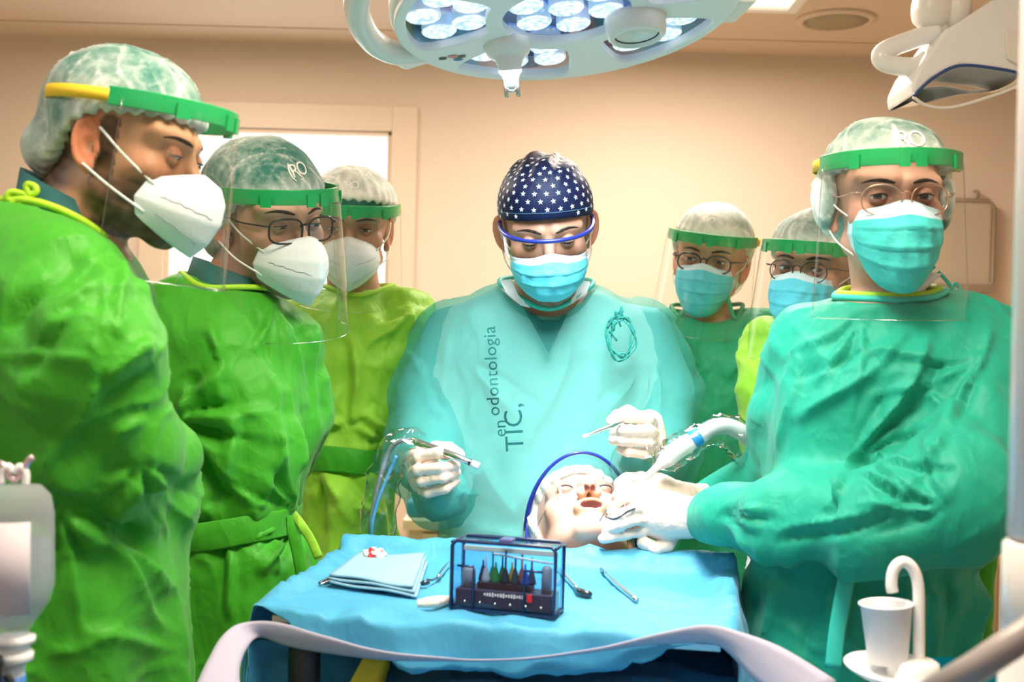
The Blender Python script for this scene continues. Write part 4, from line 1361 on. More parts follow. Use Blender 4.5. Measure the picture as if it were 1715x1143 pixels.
def spittoon():
    d = 1.40
    b = P(1500, 1118, d)
    t = root('cup_filler', 'white rinsing unit with a curved cup filler spout and saucer', 'cup filler', (b[0], d, 0))
    V, Fs = lathe([(0, 0), (.034, 0), (.049, .008), (.052, .011), (.050, .013), (.034, .006), (0, .005)], P(1487, 1117, d) - (0, 0, .012), (.06, -.10, 1), 40)
    obj('cup_saucer', V, Fs, 'white', t)
    V, Fs = lathe([(.028, -.09), (.030, 0), (.029, .012), (.024, .015), (0, .016)], P(1532, 1120, d - .01) + (0, .005, -.006), (0, 0, 1), 32)
    obj('spout_base', V, Fs, 'white', t)
    pts = [P(1539, 1115, d), P(1539, 1050, d), P(1538, 985, d), P(1530, 955, d), P(1516, 942, d), P(1503, 946, d), P(1495, 960, d), P(1493, 980, d), P(1495, 992, d)]
    V, Fs = tube(catmull(pts, 8), .0068, 14)
    obj('spout', V, Fs, 'white', t)
    q = P(1500, 1150, d)
    mb = MB()
    mb.lathe([(.05, 0), (.06, .5), (.075, .80), (.085, .93 * 1.0), (.078, .955), (.07, .958), (.0, .958)], (q[0] + .01, d + .02, 0), (0, 0, 1), 40)
    mb.obj('unit_body', 'white', t)
    e = P(1620, 1130, d + .05)
    V, Fs = lathe([(.0, -.05), (.05, -.045), (.072, .0), (.068, .003), (.045, -.035), (0, -.04)], e, (0, 0, 1), 40)
    obj('glass_bowl', V, Fs, mat('teal_glass', (.0, .09, .13), .08, coat=.6), t)
    c0 = P(1487, 1109, d - .002)
    k = root('paper_cup', 'white disposable cup standing under the curved spout', 'cup', c0)
    ax = P(1484, 1014, d - .002) - c0; L = np.linalg.norm(ax)
    V, Fs = lathe([(0, .001), (.0225, 0), (.0290, L - .002), (.0312, L), (.0318, L + .002), (.0300, L + .003), (.0283, L - .001), (.0218, .003), (0, .003)], c0, ax, 44)
    obj('cup_wall', V, Fs, mat('cup_white', (.74, .73, .75), .4), k)
spittoon()

rod = MB().tube([P(1540, 1175, .95), P(1640, 1115, .93), P(1760, 1035, .9)], .012, 12).obj('tubing', mat('grey_tube', (.26, .21, .20), .4), None)
tag(rod, 'grey out-of-focus hose crossing the lower right corner', 'hose')

# ------------------------------------------------------------------ saline bottle, lower left
def milky(name, col, see):
    m = gown_mat(name, col, .3, see, 0.05)
    return m
def bottle():
    d = 1.2
    ax = P(23, 1060, d); top = P(23, 812, d)
    up = top - ax; L = np.linalg.norm(up); up /= L
    t = root('saline_bottle', 'clear plastic saline bottle hanging upside down at the left edge', 'bottle', ax - up * .06)
    pm = milky('bottle_plastic', (.88, .87, .92), .74)
    r = .0385
    prof = [(.013, -.012), (.014, .0), (.020, .010), (.034, .030), (r, .046), (r + .0005, .06), (r, L - .030), (r - .003, L - .012), (r - .012, L - .002), (.010, L), (0, L)]
    V, Fs = lathe(prof, ax, up, 40); obj('bottle_wall', V, Fs, pm, t)
    V, Fs = lathe([(0, .008), (.017, .010), (.031, .031), (r - .003, .048), (r - .003, L * .62), (0, L * .62)], ax, up, 40)
    obj('liquid', V, Fs, milky('saline', (.70, .75, .85), .82), t)
    V = []; n = 24
    for i in range(n + 1):
        a = math.radians(165 + 150 * i / n)
        for h0 in (L * .17, L * .78):
            V.append(ax + up * h0 + (r + .0012) * (math.cos(a) * np.array((1, 0, 0)) + math.sin(a) * np.array((0, 1.0, 0))))
    obj('paper_label', V, grid_faces(n + 1, 2), mat('label_paper', (.60, .53, .57), .7), t, solid=.0006)
    V, Fs = lathe([(.015, -.030), (.019, -.028), (.019, -.020), (.016, -.018), (.016, -.012), (.021, -.010), (.021, -.004), (.014, -.002)], ax, up, 32)
    obj('cap_ring', V, Fs, 'white', t)
    mb = MB(); mb.lathe([(.010, -.075), (.011, -.030)], ax, up, 20); mb.obj('drip_spike', mat('spike', (.72, .75, .82), .3), t)
    mb = MB(); mb.lathe([(.0115, -.060), (.0118, -.043)], ax, up, 20); mb.obj('blue_collar', mat('blue_collar', (.05, .22, .6), .4), t)
    mb = MB()
    for sx in (-1, 1):
        mb.tube(catmull([top + (sx * .012, 0, 0), top + (sx * .012, 0, .012), top + (sx * .006, 0, .018), top + (0, 0, .012)], 5), .004, 8)
    mb.obj('hanger_lug', 'white', t)
    hk = root('bottle_hook', 'forked metal hook holding up the saline bottle', 'hook', top + (0, 0, .014))
    mb = MB()
    mb.tube(catmull([P(-6, 776, d), P(6, 780, d), P(18, 800, d), P(26, 804, d), P(36, 795, d), P(48, 772, d), P(56, 766, d)], 6), .0035, 10)
    mb.tube(catmull([P(-6, 776, d), P(-40, 778, d), P(-90, 785, d), P(-110, 900, d), P(-110, 1400, d), P(-110, 2900, d)], 6), .006, 10)
    mb.obj('hook_rod', mat('pink_steel', (.75, .55, .58), .25, metal=.7), hk)
    bx = root('black_clamp', 'small black clamp box below the saline bottle at the left edge', 'clamp', P(2, 1143, d - .03))
    MB().box(P(-40, 1160, d) - (0, .05, 0), P(22, 1086, d) - (0, .02, 0)).obj('clamp_body', 'black', bx, bevel=.004)
    MB().tube(catmull([P(10, 1130, d - .03), P(18, 1145, d - .03), P(16, 1165, d - .03)], 5), .004, 8).obj('clamp_cord', 'black', bx)
bottle()
# ------------------------------------------------------------------ people
def neckhole(h, nb, r): return (np.asarray(nb, float) + (0, 0, .030), h.wor((0, .02, -.03)), r)

def person(label, foot):
    return root('person', label, 'person', foot, None)

# --- tall man at the left edge, profile
def man_left():
    d = 1.50
    h = Head(P(214, 246, d), 80, 12, 0, .97)
    rows = [(338, 20, 100), (352, -5, 140), (390, -70, 182), (430, -115, 214), (480, -140, 240), (600, -160, 249), (700, -160, 250), (790, -150, 238), (850, -150, 262), (930, -160, 290), (1000, -165, 300), (1143, -170, 300)]
    arms = [[(110, 470, 1.38, .060), (165, 600, 1.34, .066), (200, 755, 1.38, .060), (285, 800, 1.58, .046)], [(60, 470, 1.65, .06), (120, 780, 1.75, .055), (250, 830, 1.62, .045)]]
    T = rows_world(rows, d, .19)
    t = person('bearded man in green gown in profile at the far left, white respirator and face shield', (T[0, 1], d, 0))
    skin = (.62, .31, .17)
    body(t, h, T, arms, P(128, 372, d), None, .058, beard=1.0, tan=skin, hair=(.018, .010, .007))
    eyes(h, t, (10, 30), lid=3, skin=skin)
    g, V, Q, T2 = gown(t, rows, d, .19, arms, 'gown_green', belt=P(150, 815, d)[2], seed=3, hem=.3, hole=neckhole(h, P(122, 380, d), .074), bind='piping', kshoulder=.07,
        creases=[(10, 560, 130, 420, 26, -16), (60, 560, 190, 440, 22, 12), (170, 430, 165, 640, 9, 9), (165, 640, 80, 800, 10, 10), (0, 600, 160, 590, 7, 7), (20, 655, 110, 700, 8, 6), (0, 640, 90, 720, 8, 7),
                 (110, 860, 300, 985, 16, 18), (190, 895, 230, 880, 20, -16), (110, 855, 300, 1060, 14, 12), (250, 830, 300, 990, 20, 10), (190, 880, 215, 800, 24, 16), (130, 1060, 300, 1080, 12, 9), (175, 640, 245, 560, 16, 14), (170, 690, 248, 610, 13, -12), (180, 740, 240, 690, 14, 10)] + fan(232, 772, 20, 160, 7, 60, 150, 9, 9, 1) + fan(90, 850, 10, 100, 5, 80, 220, 12, 10, 2) + fan(180, 400, 60, 140, 6, 80, 260, 12, 9, 3))
    belt_strip(t, T2, P(150, 812, d)[2], .045, 'gown_green', 1.03, .024, seed=1)
    # bow of the neck ties
    mb = MB()
    k = P(48, 325, d - .06)
    for pts in ([(48, 327), (20, 322), (12, 333), (30, 336), (48, 328)], [(48, 327), (45, 310), (58, 312), (60, 322), (48, 328)], [(48, 328), (20, 340), (-10, 365)], [(48, 328), (30, 345), (14, 350)]):
        mb.tube(catmull([P(x, y, d - .07) for x, y in pts], 5), .0045, 6, True, ((0, 1, 0), .35))
    mb.obj('neck_tie', 'piping', t)
    # scrubs collar
    c = P(133, 350, d)
    mb = MB()
    nn = 24; V = []
    for i in range(nn + 1):
        a = 2 * math.pi * i / nn
        for (k, dz) in ((1.22, -.045), (1.10, -.01), (1.02, .022 + .010 * math.cos(a + math.pi)), (.96, .018)):
            V.append(c + np.array((.058 * k * math.cos(a) - .012, .060 * k * math.sin(a), dz - .34 * .058 * k * math.cos(a) - .004)))
    obj('scrubs_collar', V, grid_faces(nn + 1, 4), 'scrub', t, solid=.003)
    bouffant(h, t, 2, c=(0, .014, .036), r=(.092, .108, .092), bun=(0, .086, -.024), bunr=(.060, .052, .044), cut=((-.09, .046), (.005, .034), (.035, .010), (.10, -.078)), white=.12)
    beak_mask(h, t, 1)
    shield(h, t, .050, tilt=-5)
man_left()

# --- man with spectacles, second from the left
def man_specs():
    d = 2.0
    h = Head(P(447, 362, d), 46, 12, -9, 1.06)
    rows = [(455, 322, 400), (468, 292, 428), (485, 262, 462), (510, 250, 486), (560, 246, 508), (640, 244, 516), (700, 246, 524), (770, 262, 517), (830, 272, 500), (868, 275, 491), (930, 280, 520), (1040, 285, 540), (1143, 290, 545)]
    arms = [[(285, 540, 1.98, .068), (262, 640, 1.98, .060), (255, 740, 2.05, .056), (300, 800, 2.22, .045)], [(495, 560, 2.02, .05), (512, 690, 2.08, .05), (470, 800, 2.2, .045)]]
    T = rows_world(rows, d, .135)
    t = person('man in green gown with dark spectacles, white respirator and face shield, second from left', (T[0, 1], d, 0))
    skin = (.64, .36, .25)
    body(t, h, T, arms, P(408, 468, d + .02), None, .054, beard=.55, tan=skin, hair=(.05, .028, .016))
    eyes(h, t, (8, 30), lid=2, skin=skin)
    g, V, Q, T2 = gown(t, rows, d, .135, arms, 'gown_green', belt=P(380, 870, d)[2], seed=12, hem=.3, hole=neckhole(h, P(400, 478, d + .01), .078), bind='piping',
        creases=[(277, 715, 395, 830, 16, -20), (270, 722, 330, 740, 14, 14), (270, 715, 395, 720, 13, -16), (350, 540, 385, 680, 18, 14), (345, 560, 385, 650, 10, -10), (305, 700, 395, 690, 20, 10), (395, 690, 375, 840, 22, 16), (310, 640, 315, 720, 10, 10),
                 (460, 720, 440, 850, 22, 13), (490, 690, 490, 850, 9, 10), (515, 680, 490, 850, 12, -8), (440, 600, 470, 740, 30, 9), (430, 510, 462, 630, 5, -4), (280, 760, 360, 860, 18, 12), (450, 880, 470, 960, 12, 12), (365, 880, 385, 1040, 8, -14), (373, 880, 395, 1040, 10, 12), (300, 900, 310, 1100, 22, 9)] + fan(276, 716, -70, 60, 8, 70, 170, 10, 10, 4) + fan(490, 862, 60, 150, 6, 60, 200, 10, 10, 5) + fan(455, 500, 40, 120, 5, 80, 200, 9, 6, 6) + fan(490, 850, 190, 280, 5, 60, 150, 9, 9, 7))
    belt_strip(t, T2, P(380, 873, d)[2], .010, 'gown_green', 1.03, .0215, seed=4)
    tie(t, [P(491, 862, d - .13), P(505, 880, d - .15), P(521, 905, d - .15), P(534, 935, d - .15)], 'gown_lime', .007)
    tie(t, [P(489, 864, d - .13), P(491, 890, d - .145), P(500, 930, d - .15), P(507, 970, d - .15)], 'gown_green', .010)
    V = []
    c = P(392, 470, d); nn = 24
    for i in range(nn + 1):
        a = 2 * math.pi * i / nn
        for (k, dz) in ((1.35, -.05), (1.18, -.015), (1.06, .012), (1.0, .008)):
            V.append(c + np.array((.058 * k * math.cos(a) - .006, .056 * k * math.sin(a), dz - .34 * .058 * k * math.cos(a) + .004)))
    obj('scrubs_collar', V, grid_faces(nn + 1, 4), 'scrub', t, solid=.003)
    bouffant(h, t, 5, c=(0, .016, .036), r=(.093, .108, .088), bun=(0, .066, -.03), bunr=(.078, .060, .060), cut=((-.085, .045), (-.02, .020), (.03, -.05), (.085, -.085)), white=.12, logo=(.004, .082, .028, .15))
    beak_mask(h, t, 2)
    spectacles(h, t, 'frame_dark', .026, .0185, .032, -.106, -.006, .0017, 3.2)
    shield(h, t, .040, tilt=-4)
man_specs()

# --- young man at the back
def man_back():
    d = 2.45
    h = Head(P(588, 380, d), 6, 8, 1, 1.02)
    rows = [(470, 560, 640), (482, 540, 664), (495, 512, 684), (515, 494, 700), (545, 488, 708), (600, 486, 706), (660, 490, 694), (730, 505, 664), (765, 512, 652), (830, 508, 660), (1000, 500, 668), (1143, 500, 668)]
    arms = [[(682, 530, 2.45, .058), (688, 620, 2.44, .056), (676, 700, 2.46, .052), (620, 735, 2.56, .04)], [(505, 530, 2.45, .056), (496, 630, 2.46, .054), (505, 710, 2.5, .05), (560, 735, 2.58, .04)]]
    T = rows_world(rows, d, .125)
    t = person('young man in lime gown and face shield at the back, by the doorway', (T[0, 1], d, 0))
    skin = (.50, .27, .16)
    body(t, h, T, arms, P(592, 480, d + .02), None, .050, tan=skin, fcell=.0032)
    eyes(h, t, (-4, 22), lid=6, skin=skin, browz=-.002)
    g, V, Q, T2 = gown(t, rows, d, .125, arms, 'gown_lime', belt=P(580, 765, d)[2], seed=21, hem=.3, cell=.012, hole=neckhole(h, P(596, 486, d + .01), .074), bind='piping',
        creases=[(575, 560, 590, 720, 14, -12), (590, 560, 600, 730, 16, 10), (545, 700, 590, 725, 10, 10), (620, 670, 650, 690, 9, -9), (615, 700, 660, 720, 12, 9), (530, 800, 545, 890, 10, -12), (560, 800, 620, 850, 9, 10), (590, 850, 640, 860, 10, 8), (540, 790, 600, 880, 12, 10), (660, 620, 640, 700, 12, -8)] + fan(655, 735, 170, 260, 6, 40, 120, 8, 8, 8) + fan(520, 740, -90, 0, 6, 40, 120, 8, 8, 9) + fan(530, 790, 20, 100, 6, 40, 120, 9, 9, 10) + fan(690, 520, 80, 160, 5, 50, 130, 8, 8, 11))
    belt_strip(t, T2, P(580, 762, d)[2], 0, 'gown_green', 1.03, .024, seed=7)
    bouffant(h, t, 8, c=(0, .018, .038), r=(.092, .108, .084), cut=((-.09, .058), (.012, .036), (.09, -.06)), white=.50, logo=(.0, .084, .022, 0))
    V, Q2 = sdf_mesh(lambda p: smax(smax(sd_ell(p, (0, .014, .030), (.080, .101, .088)), -(p[:, 2] - .040 + .3 * (p[:, 1] + .08)), .004), p[:, 2] - .075, .004), (-.1, -.11, -.02), (.1, .13, .1), .005)
    obj('inner_cap', h.wor(V), Q2, mat('green_cap', (.005, .11, .07), .7), t)
    beak_mask(h, t, 3)
    shield(h, t, .040, tilt=2, length=.19)
man_back()

# --- surgeon
def surgeon():
    d = 2.26
    h = Head(P(915, 380, 2.13), 2, 23, -5.5, 1.02, flare=.95)
    rows = [(466, 850, 985, 2.25, .06), (478, 825, 1008, 2.25, .085), (492, 797, 1034, 2.25, .105), (515, 762, 1068, 2.26, .12), (545, 736, 1092), (590, 724, 1102), (660, 728, 1100), (740, 735, 1085), (830, 740, 1068), (900, 735, 1070), (1000, 720, 1085), (1143, 715, 1090)]
    armR = [(757, 560, 2.28, .070), (722, 660, 2.26, .075), (716, 770, 2.18, .076), (738, 830, 2.06, .056), (742, 832, 2.00, .044)]
    armL = [(1078, 560, 2.28, .070), (1108, 660, 2.27, .074), (1105, 760, 2.20, .070), (1078, 785, 2.08, .052), (1063, 776, 2.00, .042)]
    T = rows_world(rows, d, .135)
    t = person('surgeon in pale cyan gown and star-print cap bending over the patient', (T[0, 1], d, 0))
    skin = (.62, .33, .22)
    body(t, h, T, [armR, armL], P(916, 478, 2.22), None, .057, beard=.85, tan=skin, hair=(.03, .017, .011), under=(.30, .55, .56), armk=.8, off=-.055)
    eyes(h, t, (2, 26), lid=-3, skin=skin, iris=(.07, .08, .08))
    # white clinic coat below the thin gown
    shirt_rows = [(466, 866, 972, 2.25, .07), (480, 835, 996, 2.27, .09), (500, 795, 1035, 2.285, .11), (530, 762, 1067, 2.275, .115), (600, 738, 1088, 2.275, .114), (720, 744, 1078, 2.275, .116), (850, 750, 1062, 2.275, .116), (960, 745, 1068, 2.275, .116), (1100, 735, 1078, 2.275, .116)]
    g, Vs, Qs, T3 = gown(t, shirt_rows, d, .12, [[(764, 560, 2.285, .054), (730, 660, 2.265, .058), (726, 708, 2.245, .060)], [(1072, 560, 2.285, .054), (1100, 660, 2.275, .056), (1101, 700, 2.255, .058)]], 'coat', belt=None, hem=.55, cell=.013, amp=.12, seed=31, name='clinic_coat', sub=False, hole=(P(916, 482, 2.21), P(914, 420, 2.18), .066))
    o, V, Q, T2 = gown(t, rows, d, .140, [armR, armL], 'gown_pale', belt=None, seed=33, hem=.3, amp=.6, dmin=-.005, hole=(P(916, 478, 2.21), P(914, 420, 2.18), .086), bind='piping_teal', cell=.0105,
        creases=[(800, 500, 770, 620, 14, 8), (790, 540, 775, 760, 9, -12), (760, 560, 740, 700, 10, 10), (690, 590, 735, 700, 8, 10), (700, 620, 780, 760, 12, -10), (960, 560, 890, 760, 8, 11), (985, 600, 900, 780, 9, -10), (1000, 620, 985, 760, 6, 9), (870, 560, 850, 720, 7, 6), (1060, 560, 1080, 700, 10, -10), (1090, 600, 1110, 720, 10, 10), (780, 760, 880, 870, 14, 10), (860, 860, 960, 740, 14, 11), (760, 880, 900, 900, 10, 8), (880, 870, 780, 890, 12, -8)] + fan(765, 600, 20, 110, 6, 60, 180, 7, 7, 12) + fan(1080, 600, 70, 160, 6, 60, 180, 7, 7, 13) + fan(740, 830, -60, 20, 5, 40, 120, 7, 7, 14))
    bv = bvh_of(V, Q)
    def onto(pts, off=.003):
        out = []
        for x, y in pts:
            a = P(x, y, 1.6); b = P(x, y, 2.6)
            dr = Vector(b - a).normalized()
            hit = bv.ray_cast(Vector(a), dr)
            q = np.array(hit[0]) if hit[0] is not None else P(x, y, 2.15)
            out.append(q + np.array(dr) * off)
        return out
    # dark V of the scrubs between the coat's lapels
    tri = []; nn = 10
    L0, R0, B0 = np.array((868, 500.)), np.array((962, 502.)), np.array((919, 592.))
    for i in range(nn + 1):
        for j in range(nn + 1):
            s_ = j / nn
            q = (L0 + (R0 - L0) * i / nn) * (1 - s_) + B0 * s_
            tri.append(q)
    obj('scrubs_vee', onto(tri, .007), grid_faces(nn + 1, nn + 1), mat('grey_teal_scrubs', (.02, .16, .18), .8), g)
    # lettering printed down the coat front (reads upwards)
    ink = mat('coat_lettering', (.004, .05, .10), .8)
    def lettering(txt, px, py, size, tilt, spacing=1.0, nm='lettering'):
        T2, Fs = text_mesh(txt, size, spacing)
        c_, s_ = math.cos(tilt), math.sin(tilt)
        pts = [(px + a * c_ - b * s_, py - (a * s_ + b * c_)) for a, b in T2]
        obj(nm, onto(pts, .0012), Fs, ink, g, smooth=False)
    lettering('odontologia', 824, 622, 30, math.radians(93), 1.04)
    lettering('en', 838, 718, 30, math.radians(93), 1.0)
    lettering('TIC,', 862, 716, 44, math.radians(93), 1.05)
    # neck opening: teal binding hanging in a curve, white collar above
    for sx, pts in ((-1, [(857, 468), (838, 470), (848, 492), (872, 512), (889, 516), (868, 494)]), (1, [(971, 470), (988, 472), (982, 492), (960, 508), (948, 514), (962, 494)])):
        V = [P(x, y, 2.14 + .02 * (i in (1,))) for i, (x, y) in enumerate(pts)]
        obj('coat_collar', V, [list(range(len(pts)))], 'coat', t, smooth=False, solid=.004)
    # crumpled ring of a watch-like tie knot showing through the gown at the chest
    mb = MB()
    gk = np.random.default_rng(5)
    for lp in range(5):
        knot = []; fx, fy = gk.uniform(.75, 1.1), gk.uniform(.8, 1.08)
        for k in range(29):
            a = 2 * math.pi * k / 28
            knot.append(P(1040 + 24 * fx * math.cos(a) + 3 * math.sin(3 * a + lp), 566 + 36 * fy * math.sin(a) + 3 * math.cos(4 * a + lp), 2.105 + .003 * math.sin(5 * a + lp)))
        mb.tube(knot, .0016, 6, caps=False)
    for lp in range(6):
        x0, y0 = 1028 + gk.uniform(-14, 12), 532 + gk.uniform(-8, 40)
        mb.tube(catmull([P(x0, y0, 2.105), P(x0 + gk.uniform(-10, 12), y0 - gk.uniform(6, 16), 2.10), P(x0 + gk.uniform(-4, 10), y0 + gk.uniform(4, 14), 2.105)], 4), .0018, 6)
    o = mb.obj('tie_knot', 'knot', t); o['kind'] = 'stuff'
    # cap with stars
    def fcap(p):
        q = smin(sd_ell(p, (0, .018, .034), (.0835, .106, .090)), sd_ell(p, (0, -.02, .045), (.074, .072, .073)), .02)
        cut = -(p[:, 2] - .034 + .10 * p[:, 1] - .9 * np.clip(np.abs(p[:, 0]) - .06, 0, 1))
        cut = -(p[:, 2] - .036 + .22 * (p[:, 1] + .07))
        return smax(q, cut, .003)
    V, Q = sdf_mesh(fcap, (-.11, -.13, -.06), (.11, .15, .16), .0036)
    N = normals(V, Q)
    top = np.clip((V[:, 2] - .085) / .03, 0, 1)
    V = V + N * (.0040 * top * (1 - np.abs(snoise(V, 75, 4)) * 2) + .001 * snoise(V, 60, 9))[:, None]
    capo = obj('cap', h.wor(V), Q, 'navy', t)
    bvc = bvh_of(V, Q)
    sv = []; sf = []
    for row in range(14):
        el = math.radians(-8 + row * 8.2)
        rad = math.cos(el)
        nst = 26 if row < 5 else (20 if row < 8 else max(4, int(22 * rad)))
        for k in range(nst):
            a = 2 * math.pi * (k + .5 * (row % 2)) / nst
            dr = Vector((math.sin(a) * rad, -math.cos(a) * rad, math.sin(el)))
            o0 = Vector((0, .0, .045))
            hit = bvc.ray_cast(o0 + dr * .3, -dr)
            if hit[0] is None or hit[0].z < .042 - .22 * (hit[0].y + .07): continue
            nrm = hit[1] if hit[1].dot(dr) > 0 else -hit[1]
            uu = Vector((0, 0, 1)).cross(nrm)
            if uu.length < .1: continue
            uu.normalize(); vv = nrm.cross(uu)
            b0 = len(sv); rr = .0048
            sv.append(tuple(hit[0] + nrm * .0009))
            for i in range(10):
                r_ = rr if i % 2 == 0 else rr * .42
                t_ = math.pi / 2 + i * math.pi / 5 + .1
                sv.append(tuple(hit[0] + nrm * .0007 + uu * (r_ * math.cos(t_)) + vv * (r_ * math.sin(t_))))
            sf += [[b0, b0 + 1 + i, b0 + 1 + (i + 1) % 10] for i in range(10)]
    obj('star_print', h.wor(np.array(sv)), sf, 'starwhite', capo, smooth=False, label='small white five-pointed stars')
    pts = []
    for a in np.radians(np.linspace(-110, 110, 60)):
        dr = Vector((math.sin(a), -math.cos(a), 0)); z0 = .047 + .22 * (math.cos(a) * .1 - .07)
        hit = bvc.ray_cast(Vector((0, .01, z0)) + dr * .3, -dr)
        if hit[0] is not None: pts.append(h.wor(np.array(hit[0] + dr * .0004)))
    V, Fs = tube(pts, .0005, 5); obj('cap_seam', V, Fs, mat('seam_thread', (.08, .22, .35), .7), capo)
    surgical_mask(h, t, 'mask_blue', -.026, 5, top=-.008)
    # safety goggles: blue top bar, clear wrap lens
    n = 40; V = []
    for i in range(n + 1):
        a = math.radians(-88 + 176 * i / n)
        x = .080 * math.sin(a); y = .006 - .128 * math.cos(a) ** .8
        for j in range(9):
            tt = j / 8
            lowz = -.052 + .020 * (abs(x) / .08) ** 2 + .016 * math.exp(-(x / .012) ** 2)
            z = .009 + (lowz - .009) * tt
            V.append(h.wor((x * (1 - .04 * tt), y + .006 * tt ** 2, z)))
    gog = obj('goggle_lens', V, grid_faces(n + 1, 9), clear_mat('goggle_clear', (.95, .96, .97), .05, 1.0, .04), t)
    low = [V[i * 9 + 8] for i in range(3, n - 2)]
    Vt, Ft = tube(low, .0009, 6); obj('lens_edge', Vt, Ft, mat('lens_edge', (.75, .72, .78), .2), gog)
    pts = [h.wor((.081 * math.sin(a), .006 - .130 * math.cos(a) ** .8, .012 + .002 * math.cos(2 * a))) for a in np.radians(np.linspace(-88, 88, 40))]
    Vt, Ft = tube(pts, [.0042, .0046, .0034, .0040, .0034, .0046, .0042], 8); obj('goggle_brow_bar', Vt, Ft, 'goggle_blue', t)
    for sx in (-1, 1):
        Vt, Ft = tube([h.wor(q) for q in catmull([(sx * .080, .004, .012), (sx * .0805, .02, .014), (sx * .078, .05, .005)], 5)], .0036, 8); obj('goggle_temple', Vt, Ft, 'goggle_blue', t)
    # gloved hands
    D = 1.96
    pR = [(P(706, 772, D + .05), .026), (P(715, 800, D + .05), .027), (P(728, 822, D + .05), .022)]
    wR = [(P(722, 800, D + .055), .028), (P(742, 838, D + .07), .029)]
    fR = [hp([(695, 775, D + .02), (702, 766, D - .005), (735, 758, D - .02), (748, 762, D - .005)], .0115),
          hp([(692, 790, D + .02), (700, 787, D - .015), (738, 784, D - .030), (762, 780, D - .015)], .0108),
          hp([(697, 806, D + .02), (706, 806, D - .012), (742, 800, D - .028), (764, 791, D - .005)], .0105),
          hp([(706, 822, D + .02), (717, 826, D - .005), (745, 819, D - .02), (763, 806, D)], .0098),
          hp([(722, 770, D + .04), (730, 750, D + .025), (752, 752, D + .01), (768, 762, D)], .0120)]
    hand(t, pR, fR, wrist=wR)
    pL = [(P(1086, 712, D + .04), .026), (P(1086, 738, D + .04), .026), (P(1072, 755, D + .045), .022)]
    wL = [(P(1080, 735, D + .05), .028), (P(1064, 775, D + .06), .029)]
    fL = [hp([(1092, 708, D + .01), (1086, 700, D - .012), (1050, 698, D - .022), (1036, 706, D - .002)], .0120),
          hp([(1094, 724, D + .01), (1088, 721, D - .018), (1045, 722, D - .03), (1030, 725, D - .01)], .0110),
          hp([(1092, 740, D + .01), (1085, 740, D - .014), (1042, 738, D - .026), (1028, 737, D - .008)], .0108),
          hp([(1086, 756, D + .01), (1078, 760, D - .006), (1052, 757, D - .018), (1040, 752, D)], .0102),
          hp([(1070, 700, D + .035), (1052, 690, D + .015), (1034, 698, D + .006), (1026, 705, D)], .0115)]
    hand(t, pL, fL, wrist=wL)
surgeon()

# --- woman with dark spectacles behind the surgeon
def woman_specs():
    d = 2.62
    h = Head(P(1190, 434, d), -17, 6, 7, 1.0, True)
    rows = [(505, 1140, 1240), (520, 1118, 1262), (538, 1090, 1284), (560, 1075, 1302), (600, 1068, 1312), (700, 1072, 1308), (800, 1075, 1300), (950, 1065, 1305), (1143, 1060, 1310)]
    arms = [[(1100, 570, d, .055), (1085, 680, d, .055), (1090, 800, d - .05, .05), (1150, 850, d - .12, .045)], [(1285, 575, d, .055), (1296, 690, d, .055), (1285, 800, d - .03, .05), (1225, 850, d - .10, .045)]]
    T = rows_world(rows, d, .115)
    t = person('woman in jade gown with dark round spectacles behind the surgeon', (T[0, 1], d, 0))
    skin = (.58, .32, .21)
    body(t, h, T, arms, P(1186, 518, d + .02), None, .046, tan=skin, fcell=.0032, hair=(.06, .03, .015))
    eyes(h, t, (-8, 14), lid=12, skin=skin)
    gown(t, rows, d, .115, arms, 'gown_jade', belt=None, seed=41, hem=.3, cell=.012, hole=neckhole(h, P(1184, 528, d), .078), bind='gown_jade',
         creases=[(1120, 560, 1190, 620, 12, 9), (1110, 600, 1180, 640, 10, -9), (1270, 560, 1220, 640, 14, 8), (1130, 640, 1150, 760, 14, 9)])
    bouffant(h, t, 11, c=(0, .018, .036), r=(.090, .108, .088), bun=(0, .085, -.03), bunr=(.070, .060, .060), cut=((-.09, .054), (.0, .03), (.04, -.04), (.085, -.085)), white=.50, logo=(-.005, .085, .020, -.05))
    surgical_mask(h, t, 'mask_blue', -.008, 7, wx=.062)
    spectacles(h, t, 'frame_dark', .025, .0185, .031, -.106, -.006, .0020, 2.4)
    shield(h, t, .048, tilt=1, length=.205)
woman_specs()

# --- woman half hidden behind the assistant
def woman_hidden():
    d = 2.28
    h = Head(P(1362, 452, d), -30, 2, 5, .98, True)
    rows = [(520, 1320, 1410), (540, 1290, 1445), (565, 1268, 1470), (600, 1262, 1480), (700, 1265, 1478), (850, 1268, 1470), (1143, 1265, 1475)]
    arms = [[(1290, 580, d, .055), (1278, 660, d - .02, .052), (1285, 740, d - .02, .048), (1330, 790, d - .1, .042)]]
    T = rows_world(rows, d, .125)
    t = person('woman in lime-green gown half hidden behind the teal-gowned assistant', (T[0, 1], d, 0))
    skin = (.56, .31, .22)
    body(t, h, T, arms, P(1368, 540, d + .02), None, .046, tan=skin, fcell=.0032, hair=(.05, .025, .014))
    eyes(h, t, (24, 4), lid=14, skin=skin)
    gown(t, rows, d, .125, arms, 'gown_lime', belt=None, seed=51, hem=.3, cell=.013, hole=neckhole(h, P(1366, 548, d), .074), bind='piping', creases=[(1275, 620, 1290, 740, 10, 10)])
    bouffant(h, t, 14, c=(0, .018, .036), r=(.090, .108, .086), bun=(0, .085, -.02), bunr=(.068, .055, .055), cut=((-.09, .05), (.0, .03), (.085, -.075)), white=.20)
    surgical_mask(h, t, 'mask_blue', 0, 9, wx=.062)
    spectacles(h, t, 'frame_dark', .0235, .0195, .031, -.108, -.006, .0012, 2.1)
    shield(h, t, .040, tilt=0, length=.215)
woman_hidden()

